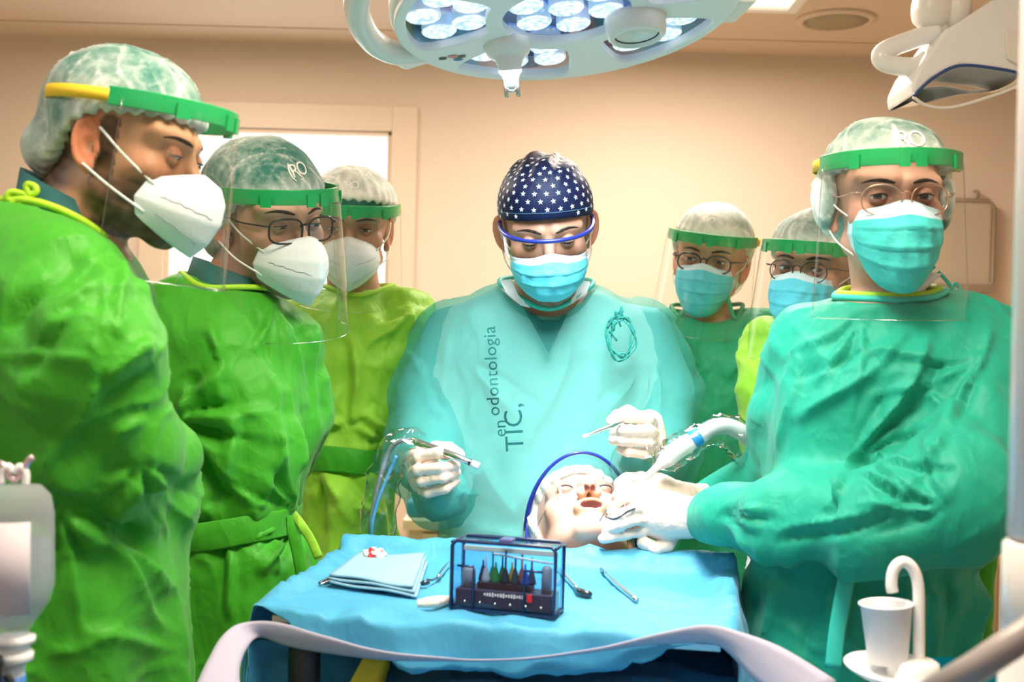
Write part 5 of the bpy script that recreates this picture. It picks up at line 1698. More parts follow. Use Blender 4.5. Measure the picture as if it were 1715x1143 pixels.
# --- assistant on the right
def assistant():
    d = 1.80
    h = Head(P(1484, 336, 1.76), -3, 3, -1, 1.03, True)
    rows = [(484, 1425, 1560, 1.81, .06), (495, 1405, 1595, 1.81, .085), (515, 1372, 1635, 1.80, .11), (545, 1345, 1660), (600, 1318, 1675), (700, 1298, 1672), (800, 1290, 1660), (880, 1282, 1645), (950, 1255, 1630), (1040, 1250, 1618), (1143, 1245, 1618)]
    armL = [(1625, 570, 1.78, .068), (1638, 690, 1.70, .074), (1592, 838, 1.58, .078), (1480, 880, 1.60, .072), (1330, 872, 1.70, .062), (1225, 868, 1.80, .050), (1195, 866, 1.83, .042)]
    armR = [(1350, 580, 1.86, .060), (1318, 690, 1.90, .058), (1300, 800, 1.96, .055), (1245, 825, 2.00, .048), (1190, 838, 2.02, .040)]
    T = rows_world(rows, d, .14)
    t = person('assistant in teal gown with rose-gold spectacles and face shield at right, hands at the patient', (T[0, 1], d, 0))
    skin = (.60, .33, .24)
    body(t, h, T, [armL, armR], P(1488, 480, 1.80), None, .049, tan=skin, hair=(.05, .025, .015))
    eyes(h, t, (-14, 2), lid=15, skin=skin, iris=(.06, .07, .07))
    o, V, Q, T2 = gown(t, rows, d, .14, [armL, armR], 'gown_teal', belt=P(1500, 945, d)[2], seed=61, hem=.3, cell=.0105, amp=.8, gather=6, hole=neckhole(h, P(1486, 505, 1.78), .080), bind='piping_teal', inner=('piping', .90, .004, .0055),
        creases=[(1560, 560, 1430, 790, 10, 13), (1520, 560, 1340, 720, 12, 9), (1480, 560, 1330, 650, 14, -7), (1585, 600, 1440, 780, 9, -12), (1660, 550, 1600, 700, 8, 9), (1610, 680, 1530, 820, 7, 9), (1500, 650, 1620, 680, 6, 7), (1420, 770, 1500, 790, 12, -16), (1440, 790, 1530, 830, 10, 12), (1420, 780, 1390, 860, 10, 12),
                 (1520, 830, 1300, 905, 7, 8), (1500, 860, 1300, 920, 9, -8), (1390, 800, 1400, 880, 8, -10), (1340, 590, 1310, 780, 12, 8), (1380, 960, 1350, 1100, 10, -8), (1420, 960, 1400, 1100, 12, 10), (1300, 960, 1290, 1100, 12, 9), (1560, 960, 1570, 1120, 12, 9), (1590, 960, 1600, 1100, 9, -8)] + fan(1425, 788, -80, 60, 8, 60, 190, 9, 9, 15) + fan(1640, 600, 100, 190, 6, 80, 260, 10, 8, 16) + fan(1195, 866, -25, 35, 6, 50, 140, 7, 7, 17) + fan(1590, 850, 150, 260, 6, 80, 200, 10, 9, 18) + fan(1440, 520, 70, 150, 6, 80, 240, 9, 7, 19))
    tie(t, [P(1420, 955, d - .17), P(1412, 1000, d - .18), P(1402, 1060, d - .185), P(1396, 1120, d - .19)], 'piping_teal', .012)
    tie(t, [P(1606, 950, d - .06), P(1620, 965, d - .08), P(1616, 990, d - .08), P(1606, 960, d - .06)], 'piping_teal', .0035)
    tie(t, [P(1600, 950, d - .06), P(1612, 990, d - .08), P(1622, 1030, d - .08), P(1634, 1042, d - .08)], 'piping_teal', .007)
    # green gown under the teal one, showing at the back
    T5 = [(850, 1580, 1650, 1.96, .10), (930, 1575, 1648, 1.97, .11), (985, 1575, 1632, 1.97, .11), (1060, 1570, 1636, 1.97, .11), (1143, 1565, 1660, 1.97, .12)]
    gown(t, T5, 1.93, .11, [], 'gown_green', belt=None, seed=66, hem=.35, cell=.014, name='under_gown', sub=False)
    V = []
    for i in range(13):
        s_ = i / 12
        a = P(1512 + 65 * s_, 520 - 60 * s_, 1.72 + .04 * s_); b = P(1500 + 45 * s_, 500 - 45 * s_, 1.735 + .04 * s_)
        V += [a, (a + b) / 2 - (0, .006, 0), b]
    obj('coat_collar', V, grid_faces(13, 3), 'coat', t, solid=.003)
    mb = MB()
    for pts in ([(1565, 450), (1555, 440), (1548, 452), (1560, 456)], [(1590, 488), (1600, 475), (1606, 484), (1592, 492)], [(1570, 455), (1585, 470), (1600, 492)]):
        mb.tube(catmull([P(x, y, 1.80) for x, y in pts], 5), .003, 6)
    mb.obj('neck_tie', 'piping_teal', t)
    bouffant(h, t, 17, c=(0, .016, .034), r=(.091, .106, .086), bun=(0, .075, -.02), bunr=(.075, .055, .055), cut=((-.09, .056), (.0, .036), (.085, -.05)), white=.12, logo=(.010, .078, .036, 0), sides=((.083, .016, .000), (.018, .034, .044)))
    surgical_mask(h, t, 'mask_teal', .002, 12, wx=.061)
    spectacles(h, t, 'frame_gold', .0255, .0205, .032, -.108, -.006, .0011, 2.3)
    shield(h, t, .050, tilt=0, length=.215)
    # her left hand, on the patient's jaw, and her right hand behind it
    D = 1.88
    palm = [(P(1150, 868, D - .02), .028), (P(1110, 862, D - .005), .036), (P(1078, 850, D), .030)]
    wr = [(P(1140, 866, D - .02), .030), (P(1198, 868, D - .05), .030)]
    fg = [hp([(1088, 836, D), (1062, 828, D - .015), (1040, 838, D - .016), (1024, 856, D - .006)], .0100),
          hp([(1092, 854, D - .01), (1064, 852, D - .030), (1040, 862, D - .030), (1020, 874, D - .014)], .0102),
          hp([(1096, 872, D - .01), (1066, 872, D - .034), (1040, 880, D - .032), (1016, 889, D - .018)], .0100),
          hp([(1104, 890, D), (1076, 890, D - .022), (1048, 896, D - .024), (1010, 903, D - .022)], .0096),
          hp([(1128, 896, D - .01), (1118, 914, D - .018), (1098, 920, D - .022), (1078, 910, D - .022)], .0115)]
    hand(t, palm, fg, wrist=wr)
    D = 1.97
    palm = [(P(1140, 838, D), .024), (P(1100, 826, D), .030), (P(1070, 820, D), .026)]
    wr = [(P(1130, 836, D), .026), (P(1190, 838, D + .03), .027)]
    fg = [hp([(1075, 812, D), (1052, 806, D - .02), (1040, 820, D - .03), (1034, 838, D - .02)], .0105),
          hp([(1078, 822, D - .01), (1050, 818, D - .03), (1034, 830, D - .035), (1030, 846, D - .02)], .0100),
          hp([(1080, 832, D - .01), (1052, 832, D - .03), (1034, 844, D - .03), (1028, 856, D - .02)], .0100),
          hp([(1100, 806, D), (1075, 802, D - .012), (1050, 803, D - .02), (1038, 812, D - .02)], .0120)]
    hand(t, palm, fg, wrist=wr)
assistant()
# ------------------------------------------------------------------ patient, chair, drape
def patient():
    h = Head(P(974, 892, 2.03), 2, -66, -3, 1.06, mouth=True)
    t = root('person', 'patient lying back with open mouth under the lamp, white cap and clear goggles', 'person', (h.c[0], 1.2, .55))
    skin = (.62, .36, .27)
    ch = np.array((h.c[0] + .01, 1.55, .86)); hip = np.array((h.c[0] - .01, 1.0, .80))
    def fn(p):
        d = sd_cap(p, h.wor((0, .02, -.06)), ch + (0, .12, .05), .056, .062)
        d = smin(d, sd_ell(p, ch, (.19, .24, .10)), .05)
        d = smin(d, sd_ell(p, hip, (.17, .22, .10)), .08)
        for sx in (-1, 1):
            d = smin(d, sd_cap(p, ch + (sx * .18, .08, 0), ch + (sx * .22, -.22, -.04), .05, .04), .03)
            d = smin(d, sd_cap(p, ch + (sx * .22, -.22, -.04), hip + (sx * .17, -.15, .0), .04, .03), .02)
            d = smin(d, sd_cap(p, hip + (sx * .09, -.05, 0), hip + (sx * .10, -.48, .06), .075, .055), .03)
            d = smin(d, sd_cap(p, hip + (sx * .10, -.48, .06), hip + (sx * .10, -.92, -.02), .055, .04), .02)
            d = smin(d, sd_cap(p, hip + (sx * .10, -.92, -.02), hip + (sx * .12, -1.0, .12), .04, .03), .02)
        L = h.loc(p); m = (L ** 2).sum(1) < .04
        if m.any(): d[m] = smin(d[m], h.sdf(L[m]) * h.s, .012)
        return d
    e = np.array([[x, y, z] for x in (-.085, .085) for y in (-.125, .115) for z in (-.12, .115)]); ew = h.wor(e)
    V, Q = sdf_mesh(fn, (h.c[0] - .32, -.1, .6), (h.c[0] + .32, 2.2, 1.25), .03, (ew.min(0), ew.max(0), .0026))
    L = h.loc(V).astype(float)
    C = skin_cols(L, skin, 0, (.10, .06, .04), nape=True)
    lip = np.exp(-((L[:, 0] / .028) ** 4 + ((L[:, 2] + .067) / .018) ** 4)) * (L[:, 1] < -.07)
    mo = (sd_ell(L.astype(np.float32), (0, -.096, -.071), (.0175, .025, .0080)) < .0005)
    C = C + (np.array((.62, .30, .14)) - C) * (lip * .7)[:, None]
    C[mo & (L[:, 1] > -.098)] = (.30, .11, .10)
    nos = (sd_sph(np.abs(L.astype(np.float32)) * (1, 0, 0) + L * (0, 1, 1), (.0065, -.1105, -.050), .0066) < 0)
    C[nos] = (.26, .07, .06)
    obj('body', V, Q, 'skin', t, cols=C)
    eyes(h, t, closed=True, skin=skin, brow=False)
    bouffant(h, t, 23, c=(0, .022, .036), r=(.090, .112, .094), bun=(0, .06, -.05), bunr=(.088, .060, .060), cut=((-.09, .060), (-.02, .035), (.02, -.06), (.09, -.11)), white=.95)
    # goggles: blue rim standing off the brow, clear lens down to the nose
    n = 36; Vg = []
    rim = []
    for i in range(n + 1):
        a = math.radians(-92 + 184 * i / n)
        x = .086 * math.sin(a); y = .010 - .128 * math.cos(a)
        z0 = .050 - .020 * (1 - math.cos(a))
        rim.append(h.wor((x, y, z0)))
        for j in range(8):
            tt = j / 7
            zl = -.030 + .030 * math.exp(-(x / .014) ** 2)
            Vg.append(h.wor((x * (1 - .05 * tt), y + .004 + .012 * tt * abs(math.cos(a)), z0 + (zl - z0) * tt)))
    Vt, Ft = tube(rim, [.0050, .0034, .0028, .0034, .0050], 8); obj('goggle_rim', Vt, Ft, 'goggle_blue', t)
    gl = obj('goggle_lens', Vg, grid_faces(n + 1, 8), clear_mat('patient_goggle_clear', (.90, .92, .95), .06, .8, .06), t)
    low = [Vg[i * 8 + 7] for i in range(2, n - 1)]
    Vt, Ft = tube(low, .001, 6); obj('lens_edge', Vt, Ft, 'clear_edge', gl)
    for sx in (-1, 1):
        Vt, Ft = tube([h.wor(q) for q in ((sx * .086, .008, .03), (sx * .088, .010, .0), (sx * .086, .012, -.025))], [.005, .006, .004], 8, True, (h.R @ np.array((1, 0, 0)), .5))
        obj('goggle_temple', Vt, Ft, 'goggle_blue', t)
    mb = MB()
    for k in range(-3, 4):
        q = h.wor((k * .0042, -.0840 + abs(k) * .0016, -.0650)); mb.tube([q, q + h.R @ np.array((0, .0005, -.003))], .0021, 6)
    mb.obj('teeth', mat('teeth', (.78, .72, .6), .3), t)
    return h
HP = patient()

def drape():
    x0 = HP.c[0] - .01
    nx, ny = 61, 90
    xs = np.linspace(-.62, .62, nx); ys = np.linspace(-.05, 1.84, ny)
    V = []
    for x in xs:
        for y in ys:
            zt = np.interp(y, [-.05, .25, .6, 1.0, 1.3, 1.55, 1.75, 1.84], [.90, .86, .95, .93, .955, .990, .985, .965])
            ax = abs(x)
            if ax <= .30: X, Z = x, zt - .06 * (ax / .30) ** 3
            else:
                e = ax - .30; X = math.copysign(.30 + .05 * min(e, .1) / .1 + .12 * e, x); Z = zt - .06 - e * 1.15
            V.append((x0 + X, y, Z))
    V = np.array(V)
    f = 1 - np.abs(snoise(V, 26, 71)) * 2; g = 1 - np.abs(snoise(V, 60, 72)) * 2
    V[:, 2] += .007 * f + .003 * g - .01
    V[:, 0] += .008 * f
    o = obj('patient_drape', V, grid_faces(nx, ny)[:, ::-1], 'drape_deep', None, origin=(x0, 1.0, .55), solid=.002)
    tag(o, 'deep blue drape covering the patient below the instrument tray', 'drape')
drape()

def chair():
    x0 = HP.c[0]
    t = root('dental_chair', 'upholstered dental chair under the draped patient', 'dental chair', (x0, 1.0, 0))
    cm = mat('chair_vinyl', (.10, .30, .42), .45)
    def cushion(name, lo, hi, tilt=0, c=None):
        R = np.array(Matrix.Rotation(math.radians(tilt), 3, 'X'))
        c = np.array(c)
        return MB().box(lo, hi, R=R, c=c).obj(name, cm, t, bevel=.025)
    cushion('seat', (-.24, -.34, -.05), (.24, .34, .05), 0, (x0, .72, .62))
    cushion('backrest', (-.24, -.38, -.04), (.24, .36, .04), 9, (x0, 1.40, .67))
    cushion('leg_rest', (-.22, -.36, -.04), (.22, .30, .04), -4, (x0, .12, .64))
    V, Q = sdf_mesh(lambda p: smax(sd_ell(p, (x0, 1.98, .905), (.13, .105, .055)), p[:, 2] - .945, .02), (x0 - .16, 1.84, .82), (x0 + .16, 2.12, .99), .01)
    obj('headrest', V, Q, cm, t)
    MB().tube([(x0, 1.96, .88), (x0, 1.86, .80), (x0, 1.70, .72)], .016, 10).obj('headrest_stem', 'steel', t)
    mb = MB(); mb.box((x0 - .14, .55, .02), (x0 + .14, 1.15, .57)); mb.obj('lift_column', 'white', t, bevel=.03)
    mb = MB(); mb.box((x0 - .26, .30, 0), (x0 + .26, 1.35, .05)); mb.obj('base_plate', 'white', t, bevel=.02)
chair()

# ------------------------------------------------------------------ instrument tray with its drape
TO = np.array((.011, 1.69, 0)); TS = np.array((.986, -.165, 0)); TT = np.array((.165, .986, 0))
TZ = 1.048
def tl(s, t_, z): return TO + s * TS + t_ * TT + np.array((0, 0, z))
def on(px, py, z=TZ + .003):
    """point of the tray surface seen at (px, py)"""
    q = P(px, py, 1.0); k = (CAMZ - z) / (CAMZ - q[2])
    return np.array((q[0] * k, k, z))
def tray():
    hs, ht = .300, .195
    t = root('instrument_tray', 'instrument tray covered with a blue surgical drape in front of the patient', 'tray', (TO[0], TO[1], 0))
    mb = MB()
    R = np.stack([TS, TT, (0, 0, 1)], 1)
    mb.box((-hs + .012, -ht + .012, -.022), (hs - .012, ht - .012, -.014), R=R, c=tl(0, 0, TZ))
    mb.obj('tray_plate', 'steel', t, smooth=False)
    lx = tl(-hs + .06, -ht + .07, TZ)
    mb = MB(); q = P(510, 1095, 1.55)
    mb.tube([q + (0, 0, .012), q, q - (0, 0, .16)], .021, 16); mb.obj('clamp_handle', 'black', t)
    MB().tube(catmull([q - (0, 0, .16), q - (0, 0, .30), (-.62, 1.62, .62), (-.62, 1.62, .25), (-.62, 1.62, 0)], 6), .018, 12).obj('support_arm', 'white', t)
    ns, nt_ = 110, 92
    ss = np.linspace(-hs - .26, hs + .24, ns); ts = np.linspace(-ht - .075, ht + .27, nt_)
    V = []
    for s in ss:
        for t_ in ts:
            cs, ct = min(max(s, -hs), hs), min(max(t_, -ht), ht)
            ds, dt = s - cs, t_ - ct
            front = dt < 0
            if front:
                u = cs / hs
                dt *= max(.10, .92 * (1 - abs(u + .05) ** 2.2)); ds *= .35
            e = math.hypot(ds, dt)
            # raised rim at the back and the sides
            eb = (ht - ct); es = hs - abs(cs)
            rise = .030 * math.exp(-(eb / .016) ** 2) + .016 * math.exp(-(es / .020) ** 2) * (.3 + .7 * (ct + ht) / (2 * ht))
            z = TZ + min(rise, .032) - .004 * math.exp(-((ct + ht) / .02) ** 2)
            if e > 1e-6:
                o = min(e, .012) + .10 * e + .012 * min(1, e / .1) * math.sin(cs * 40 + ct * 46 + 1.5)
                pos = tl(cs + ds / e * o, ct + dt / e * o, z - max(0, e - .010))
            else:
                pos = tl(s, t_, z)
            V.append(pos)
    V = np.array(V)
    loc = np.stack([(V - TO) @ TS, (V - TO) @ TT], -1)
    rd = lambda v: np.clip(1 - np.abs(v) * 2, -1, 1)
    edge = np.exp(-np.minimum(np.minimum(hs - np.abs(loc[:, 0]), ht - loc[:, 1]), ht + loc[:, 1]).clip(0) / .05)
    V[:, 2] += .0016 * rd(snoise(V, 60, 81)) + (.0045 * rd(snoise(V, 48, 82)) + .002 * rd(snoise(V, 110, 83))) * edge
    V[:, 0] += .004 * rd(snoise(V, 45, 84)) * edge
    ex = np.abs(loc[:, 1] + .03) < .0022
    V[np.abs(loc[:, 1] - .055) < .003, 2] += .0006
    # folded lines in the sheet
    for c in (.16, -.10):
        V[:, 2] += .0022 * np.exp(-np.abs(loc[:, 0] - c) / .003)
    cl = obj('drape_cloth', V, grid_faces(ns, nt_), 'drape', t, solid=.0012)
    # turned-out hem of the drape, white inside
    up = [(318, 1175), (345, 1112), (372, 1066), (408, 1043), (470, 1044), (540, 1064), (640, 1090), (780, 1104), (900, 1100), (1020, 1082), (1110, 1060), (1180, 1048), (1240, 1058), (1310, 1085), (1400, 1140)]
    dn = [(405, 1175), (402, 1120), (416, 1082), (438, 1068), (482, 1082), (560, 1096), (660, 1106), (780, 1108), (900, 1104), (1020, 1090), (1110, 1080), (1190, 1078), (1222, 1095), (1262, 1140), (1330, 1190)]
    dd = [1.38, 1.42, 1.46, 1.50, 1.50, 1.49, 1.475, 1.46, 1.45, 1.44, 1.43, 1.42, 1.41, 1.38, 1.34]
    U = catmull([P(x, y, z) for (x, y), z in zip(up, dd)], 6); D = catmull([P(x, y, z + .012) for (x, y), z in zip(dn, dd)], 6)
    V = []
    for a, b in zip(U, D):
        for k in range(7):
            f = k / 6
            V.append(a * (1 - f) + b * f + np.array((0, -.004 * math.sin(math.pi * f), .0)))
    V = np.array(V); V[:, 1] += .003 * snoise(V, 50, 90)
    obj('folded_hem', V, grid_faces(len(U), 7), 'drape_white', t, solid=.0015)
    # side panel below the left corner
    V = []
    for i, (x, y0, y1) in enumerate(((405, 1075, 1240), (440, 1072, 1240), (490, 1080, 1240), (560, 1092, 1240), (640, 1100, 1240))):
        for k in range(6):
            V.append(P(x, y0 + (y1 - y0) * k / 5, 1.56 + .02 * i + .012 * (i % 2)))
    obj('inner_panel', V, grid_faces(5, 6), 'drape', t, solid=.0015)
    V = []
    for i, (x0, x1) in enumerate(((612, 655), (600, 652), (588, 645), (575, 640))):
        y = 1096 + i * 22
        for k in range(4): V.append(P(x0 + (x1 - x0) * k / 3, y, 1.55 + .008 * (k % 2)))
    obj('yellow_tie', V, grid_faces(4, 4), mat('yellow_strip', (.62, .55, .03), .6), t, solid=.002)
tray()

# ---- things lying on the tray
def napkin():
    t = root('folded_napkin', 'folded pale blue napkin pad on the left of the tray', 'napkin', on(630, 975))
    tlc, trc, brc, blc = on(601, 941), on(712, 946), on(692, 1003), on(549, 983)
    for lay, (z0, z1, g, sh) in enumerate(((.000, .003, 1.02, .004), (.005, .0075, 1.0, .002), (.0095, .013, .98, 0))):
        c = (tlc + trc + brc + blc) / 4
        n = 14; V = []
        for i in range(n + 1):
            for j in range(n + 1):
                a, b = i / n, j / n
                q = (tlc * (1 - a) + trc * a) * (1 - b) + (blc * (1 - a) + brc * a) * b
                q = c + (q - c) * g + np.array((sh, -sh, 0))
                V.append(q + np.array((0, 0, .004 + z0 + .005 * max(0, a - .7) * lay + .004 * b * (1 - a) + .0015 * math.sin(7 * a + 3 * b + lay))))
        obj('folded_layer', V, grid_faces(n + 1, n + 1), 'napkin', t, solid=.003)
napkin()
def rodobj(name, label, cat, parts):
    """parts: (part name, px points, radius list, material)"""
    t = root(name, label, cat, on(*parts[0][1][0][:2]))
    for nm, pts, r, m in parts:
        V, Fs = tube(catmull([on(x, y, TZ + z) for x, y, z in pts], 6), r, 10)
        obj(nm, V, Fs, m, t)
    return t
rodobj('dental_tweezers', 'metal tweezers half hidden under the left of the napkin', 'tweezers', [('arm', [(592, 946, .008), (560, 966, .008), (535, 977, .006)], [.004, .004, .002], 'dsteel'), ('arm', [(598, 950, .008), (575, 966, .008), (537, 979, .006)], [.003, .003, .0015], 'steel')])
rodobj('dental_mirror', 'small steel dental mirror left of the instrument case', 'dental mirror', [('handle', [(752, 944, .008), (742, 956, .008), (734, 967, .008)], [.0035, .0038, .003], 'steel'), ('neck', [(734, 967, .008), (724, 972, .010), (715, 971, .012)], .0015, 'dsteel'), ('mirror_head', [(706, 978, .008), (711, 977, .010), (718, 976, .010)], [.003, .004, .003], 'dsteel')])
rodobj('cotton_roll', 'off-white cotton roll beside the instrument case', 'cotton roll', [('roll', [(699, 1012, .008), (725, 1009, .010), (756, 1006, .008)], [.005, .007, .0075, .006], mat('cotton', (.85, .76, .68), .9, bump=.5, bscale=120))])
rodobj('excavator', 'steel scaler with a dark spoon tip right of the instrument case', 'dental instrument', [('handle', [(934, 951, .006), (952, 971, .006), (966, 986, .006)], [.003, .0038, .0032], 'steel'), ('spoon_tip', [(964, 986, .006), (972, 992, .006), (985, 996, .005), (990, 995, .004)], [.0025, .0055, .0055, .002], 'dsteel')])
rodobj('dental_probe', 'slim steel instrument lying alone on the right of the tray', 'dental instrument', [('handle', [(1013, 961, .006), (1040, 985, .006), (1066, 1006, .006)], [.0028, .0038, .0042, .0036], 'steel'), ('grip_rings', [(1006, 953, .006), (1013, 961, .006)], [.0022, .0034], 'dsteel')])
def gauze():
    c = on(626, 931, TZ + .018)
    t = root('gauze_ball', 'crumpled blood-stained gauze behind the napkin', 'gauze', c - (0, 0, .012))
    V, Q = sdf_mesh(lambda p: sd_ell(p, c, (.019, .014, .013)) + .0025 * np.sin(p[:, 0] * 420) * np.sin(p[:, 2] * 500 + 1), c - .03, c + .03, .002)
    n = snoise(V, 330, 95)
    C = np.tile((.85, .78, .72), (len(V), 1)); C[n > .40] = (.55, .03, .04)
    C[(n > .22) & (n <= .40)] = (.75, .35, .30)
    obj('gauze_wad', V, Q, 'skin', t, cols=C)
gauze()

def instrument_case():
    bl, br = on(755, 1019, TZ + .004), on(928, 1035, TZ + .004)
    ux = br - bl; wd = np.linalg.norm(ux); ux /= wd
    uy = np.array((-ux[1], ux[0], 0)); uz = np.array((0, 0, 1.0))
    hgt = .088; dp = .046
    t = root('instrument_case', 'clear blue-tinted case of drill burs standing on the tray', 'instrument case', (bl + br) / 2)
    R = np.stack([ux, uy, uz], 1)
    def bx(nm, lo, hi, m, bev=0, par=t): return MB().box(lo, hi, R=R, c=bl).obj(nm, m, par, smooth=not bev == 0, bevel=bev)
    navy = mat('case_edge', (.012, .03, .10), .2)
    bx('base_block', (.004, .004, .003), (wd - .004, dp - .004, .026), mat('case_base', (.06, .035, .07), .35), .002)
    shell = clear_mat('case_shell', (.62, .78, .95), .04, .9, .05)
    bx('shell', (.001, .001, .001), (wd - .001, dp - .001, hgt - .001), shell, .003)
    mb = MB(); c = lambda x, y, z: bl + R @ np.array((x, y, z))
    for y in (0, dp):
        mb.tube([c(0, y, 0), c(0, y, hgt - .006), c(.006, y, hgt), c(wd - .006, y, hgt), c(wd, y, hgt - .006), c(wd, y, 0), c(0, y, 0)], .0026, 8)
    for x in (0, wd):
        for z in (.002, hgt - .002): mb.tube([c(x, 0, z), c(x, dp, z)], .0024, 8)
    o = mb.obj('edge_frame', navy, t)
    for x in (.030, wd - .040):
        MB().tube([c(x - .022 if x < .06 else x + .024, -.001, .056), c(x, -.001, .056), c(x, -.001, .05), c(x, -.001, 0)], .0016, 6).obj('divider', navy, t)
    bx('cream_strip', (.008, dp * .5, hgt - .016), (wd - .008, dp * .5 + .003, hgt - .009), mat('cream_strip', (.85, .76, .62), .4), .001)
    MB().tube([c(.05, dp * .5 - .004, hgt - .017), c(wd - .008, dp * .5 - .004, hgt - .024)], .0016, 6).obj('cream_wire', mat('cream_wire', (.85, .76, .70), .4), t)
    bx('latch', (wd * .46, -.004, hgt), (wd * .58, dp * .4, hgt + .007), mat('latch', (.10, .10, .28), .25), .002)
    bx('bur_rack', (.030, dp * .3, .026), (wd - .036, dp * .8, .034), mat('bur_rack', (.05, .015, .03), .4), .001)
    cols = [(.02, .03, .09), (.5, .5, .52), (.02, .22, .06), (.02, .25, .06), (.02, .2, .05), (.02, .03, .06), (.75, .42, .05), (.03, .05, .07), (.55, .08, .04), (.03, .10, .5), (.05, .06, .12)]
    for k, col in enumerate(cols):
        x = .034 + (wd - .072) * k / (len(cols) - 1)
        m = mat('bur_ring', col, .35)
        V, Fs = lathe([(.0, .034), (.0062, .034), (.0058, .038), (.0030, .050), (.0014, .054), (.0012, .060 + .008 * ((k * 7) % 3)), (.0, .061 + .008 * ((k * 7) % 3))], c(x, dp * .5 + .004 * (-1) ** k, 0), (0, 0, 1), 12)
        obj('bur', V, Fs, m, t)
    V, Fs = lathe([(0, .026), (.009, .026), (.009, .048), (.006, .052), (0, .052)], c(.017, dp * .45, 0), (0, 0, 1), 14); obj('bur_holder', V, Fs, mat('holder', (.42, .38, .42), .4), t)
    V, Fs = lathe([(0, .026), (.007, .026), (.007, .056), (.004, .060), (0, .060)], c(wd - .016, dp * .45, 0), (0, 0, 1), 14); obj('bur_holder', V, Fs, mat('holder', (.42, .38, .42), .4), t)
    for k in range(6):
        V, Fs = lathe([(0, -.0012), (.0016, -.0008), (.0018, .0)], c(.018 + (wd - .036) * k / 5, .0015, .010), uy, 10); obj('rivet', V, Fs, 'steel', t)
    mb = MB()                                       # pale illegible print on the base, red emblem beside it
    for k in range(15):
        x = .044 + .0036 * k; hh = .003 + .0025 * ((k * 5) % 4) / 3
        mb.box((x, .0008, .0215 - hh * .5), (x + .0022, .0012, .0215 + hh * .5), R=R, c=bl)
    o = mb.obj('print_marks', mat('pale_print', (.6, .6, .68), .5), t, smooth=False); o['kind'] = 'stuff'
    bx('red_emblem', (.101, .0008, .016), (.108, .0014, .026), 'red', .001)
instrument_case()

# ------------------------------------------------------------------ instruments in the hands
def px_tube(pts, r, n=12, seg=6, flat=None): return tube(catmull([P(*q) for q in pts], seg), r, n, True, flat)
def handpiece():
    D = 1.935
    t = root('dental_handpiece', 'steel handpiece with blue tubing in a clear sleeve, in the surgeon\'s right hand', 'handpiece', P(618, 893, 1.99))
    V, Fs = px_tube([(690, 738, D + .04), (730, 753, D + .012), (765, 766, D - .006), (790, 776, D - .012)], [.006, .0065, .0062, .0050], 14); obj('grip', V, Fs, 'steel', t)
    V, Fs = px_tube([(789, 775, D - .012), (796, 779, D - .013), (802, 782, D - .014)], [.0052, .0066, .0060], 14); obj('head', V, Fs, 'white', t)
    V, Fs = px_tube([(786, 774, D - .013), (789, 776, D - .014)], [.0055, .0055], 12); obj('dark_ring', V, Fs, 'dsteel', t)
    V, Fs = px_tube([(690, 738, D + .04), (668, 740, D + .05), (652, 756, D + .06), (640, 790, D + .06), (630, 830, D + .06), (620, 890, D + .06), (618, 1000, D + .08), (616, 1150, D + .1)], .0042, 10); obj('tubing', V, Fs, mat('grey_tubing', (.22, .26, .32), .35), t)
    V, Fs = px_tube([(664, 764, D + .045), (655, 785, D + .05), (642, 815, D + .05), (630, 850, D + .05), (622, 892, D + .05), (620, 1000, D + .07)], .0032, 10); obj('blue_line', V, Fs, mat('blue_line', (.08, .38, .72), .3), t)
    path = catmull([P(*q) for q in ((712, 738, D + .03), (684, 736, D + .04), (662, 748, D + .05), (648, 785, D + .055), (638, 830, D + .055), (632, 895, D + .055))], 7)
    V, Fs = tube(path, [.010, .017, .024, .028, .030, .029], 22, caps=False)
    V = np.array(V); V += .0055 * np.stack([snoise(V, 120, s) for s in (3, 4, 5)], -1)
    obj('clear_sleeve', V, Fs, 'wrap', t)
    s = root('bone_scaler', 'slim steel scaler held in the surgeon\'s left hand', 'dental instrument', P(978, 732, D))
    V, Fs = px_tube([(985, 729, D - .03), (1005, 721, D - .022), (1030, 712, D - .012), (1060, 702, D + .02)], [.0022, .0034, .0040, .0040], 10); obj('handle', V, Fs, 'steel', s)
    V, Fs = px_tube([(976, 733, D - .033), (980, 731, D - .032), (986, 729, D - .03)], [.0030, .0036, .0020], 10); obj('tip', V, Fs, 'white', s)
handpiece()

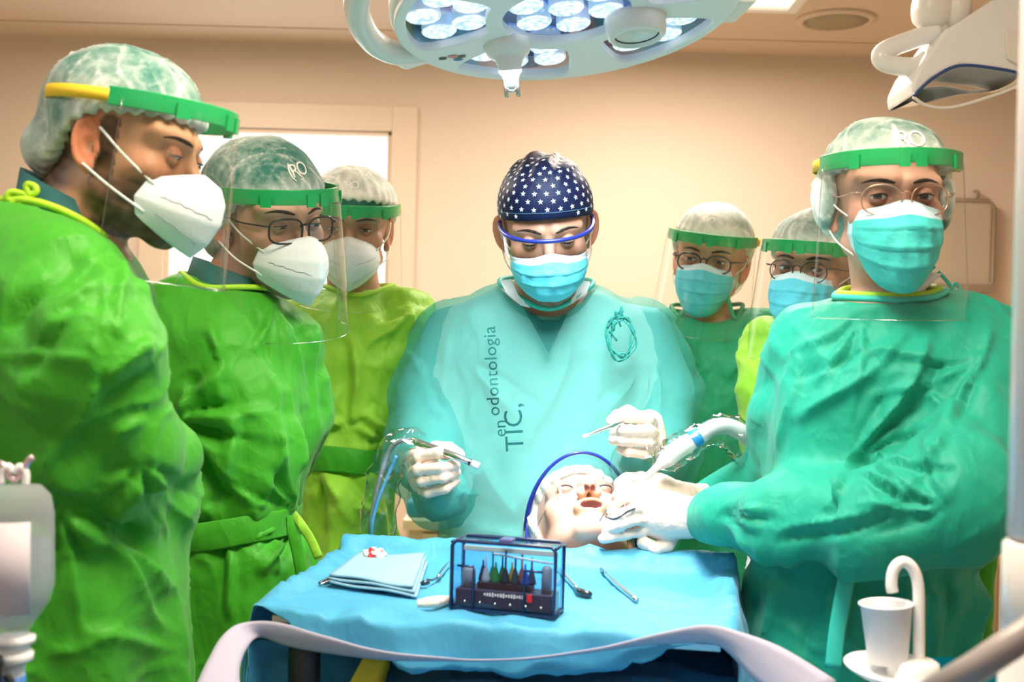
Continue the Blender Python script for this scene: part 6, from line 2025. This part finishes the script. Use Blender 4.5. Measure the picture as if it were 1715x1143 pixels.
def suction():
    D = 1.93
    t = root('suction_hose', 'white suction tip on a ribbed hose wrapped in clear film beside the assistant', 'suction hose', P(1285, 815, D))
    V, Fs = px_tube([(1056, 826, D - .02), (1075, 806, D - .015), (1098, 785, D - .005), (1108, 776, D)], [.0040, .0048, .0060, .0085], 14); obj('tip', V, Fs, mat('suction_tip', (.86, .76, .74), .35), t)
    V, Fs = px_tube([(1104, 780, D), (1116, 770, D), (1126, 760, D), (1150, 744, D), (1160, 738, D)], [.008, .0145, .0155, .0150, .0140], 18); obj('valve_grip', V, Fs, 'white', t)
    V, Fs = px_tube([(1159, 738, D), (1166, 733, D), (1173, 729, D)], [.0150, .0156, .0150], 18); obj('blue_ring', V, Fs, mat('blue_ring', (.03, .28, .75), .3), t)
    pts = catmull([P(*q) for q in ((1171, 731, D), (1195, 716, D), (1222, 715, D + .01), (1250, 731, D + .02), (1270, 760, D + .035), (1281, 795, D + .05), (1284, 830, D + .06), (1278, 880, D + .07), (1262, 950, D + .05), (1256, 1010, D + .02), (1250, 1150, D + .0))], 14)
    V, Fs = tube(pts, [.0125 + .0012 * (k % 2) for k in range(len(pts))], 14); obj('ribbed_hose', V, Fs, mat('hose_grey', (.66, .66, .70), .35), t)
    path = catmull([P(*q) for q in ((1092, 752, D - .01), (1098, 758, D - .005), (1112, 768, D), (1140, 750, D), (1180, 730, D), (1215, 722, D + .01), (1248, 742, D + .02), (1266, 768, D + .03), (1276, 800, D + .045), (1280, 825, D + .055))], 8)
    V, Fs = tube(path, [.016, .007, .022, .024, .022, .026, .030, .028, .026, .024], 22, caps=False)
    V = np.array(V); V += .0050 * np.stack([snoise(V, 170, s) for s in (13, 14, 15)], -1) + .002 * np.stack([snoise(V, 420, s) for s in (16, 17, 18)], -1)
    obj('clear_film', V, Fs, 'wrap', t)
suction()

def retractor():
    D = 1.86
    t = root('retractor', 'thin steel retractor between the assistant\'s fingers at the mouth', 'dental instrument', P(1000, 880, D))
    V, Fs = px_tube([(1080, 846, D), (1050, 858, D - .03), (1030, 870, D - .035), (1014, 866, D - .02)], [.0016, .0018, .0016, .001], 8); obj('shank', V, Fs, 'dsteel', t)
    V, Fs = px_tube([(1018, 852, D - .02), (1010, 864, D - .02), (1004, 874, D - .02)], [.001, .0012, .001], 8); obj('probe_wire', V, Fs, 'steel', t)
retractor()
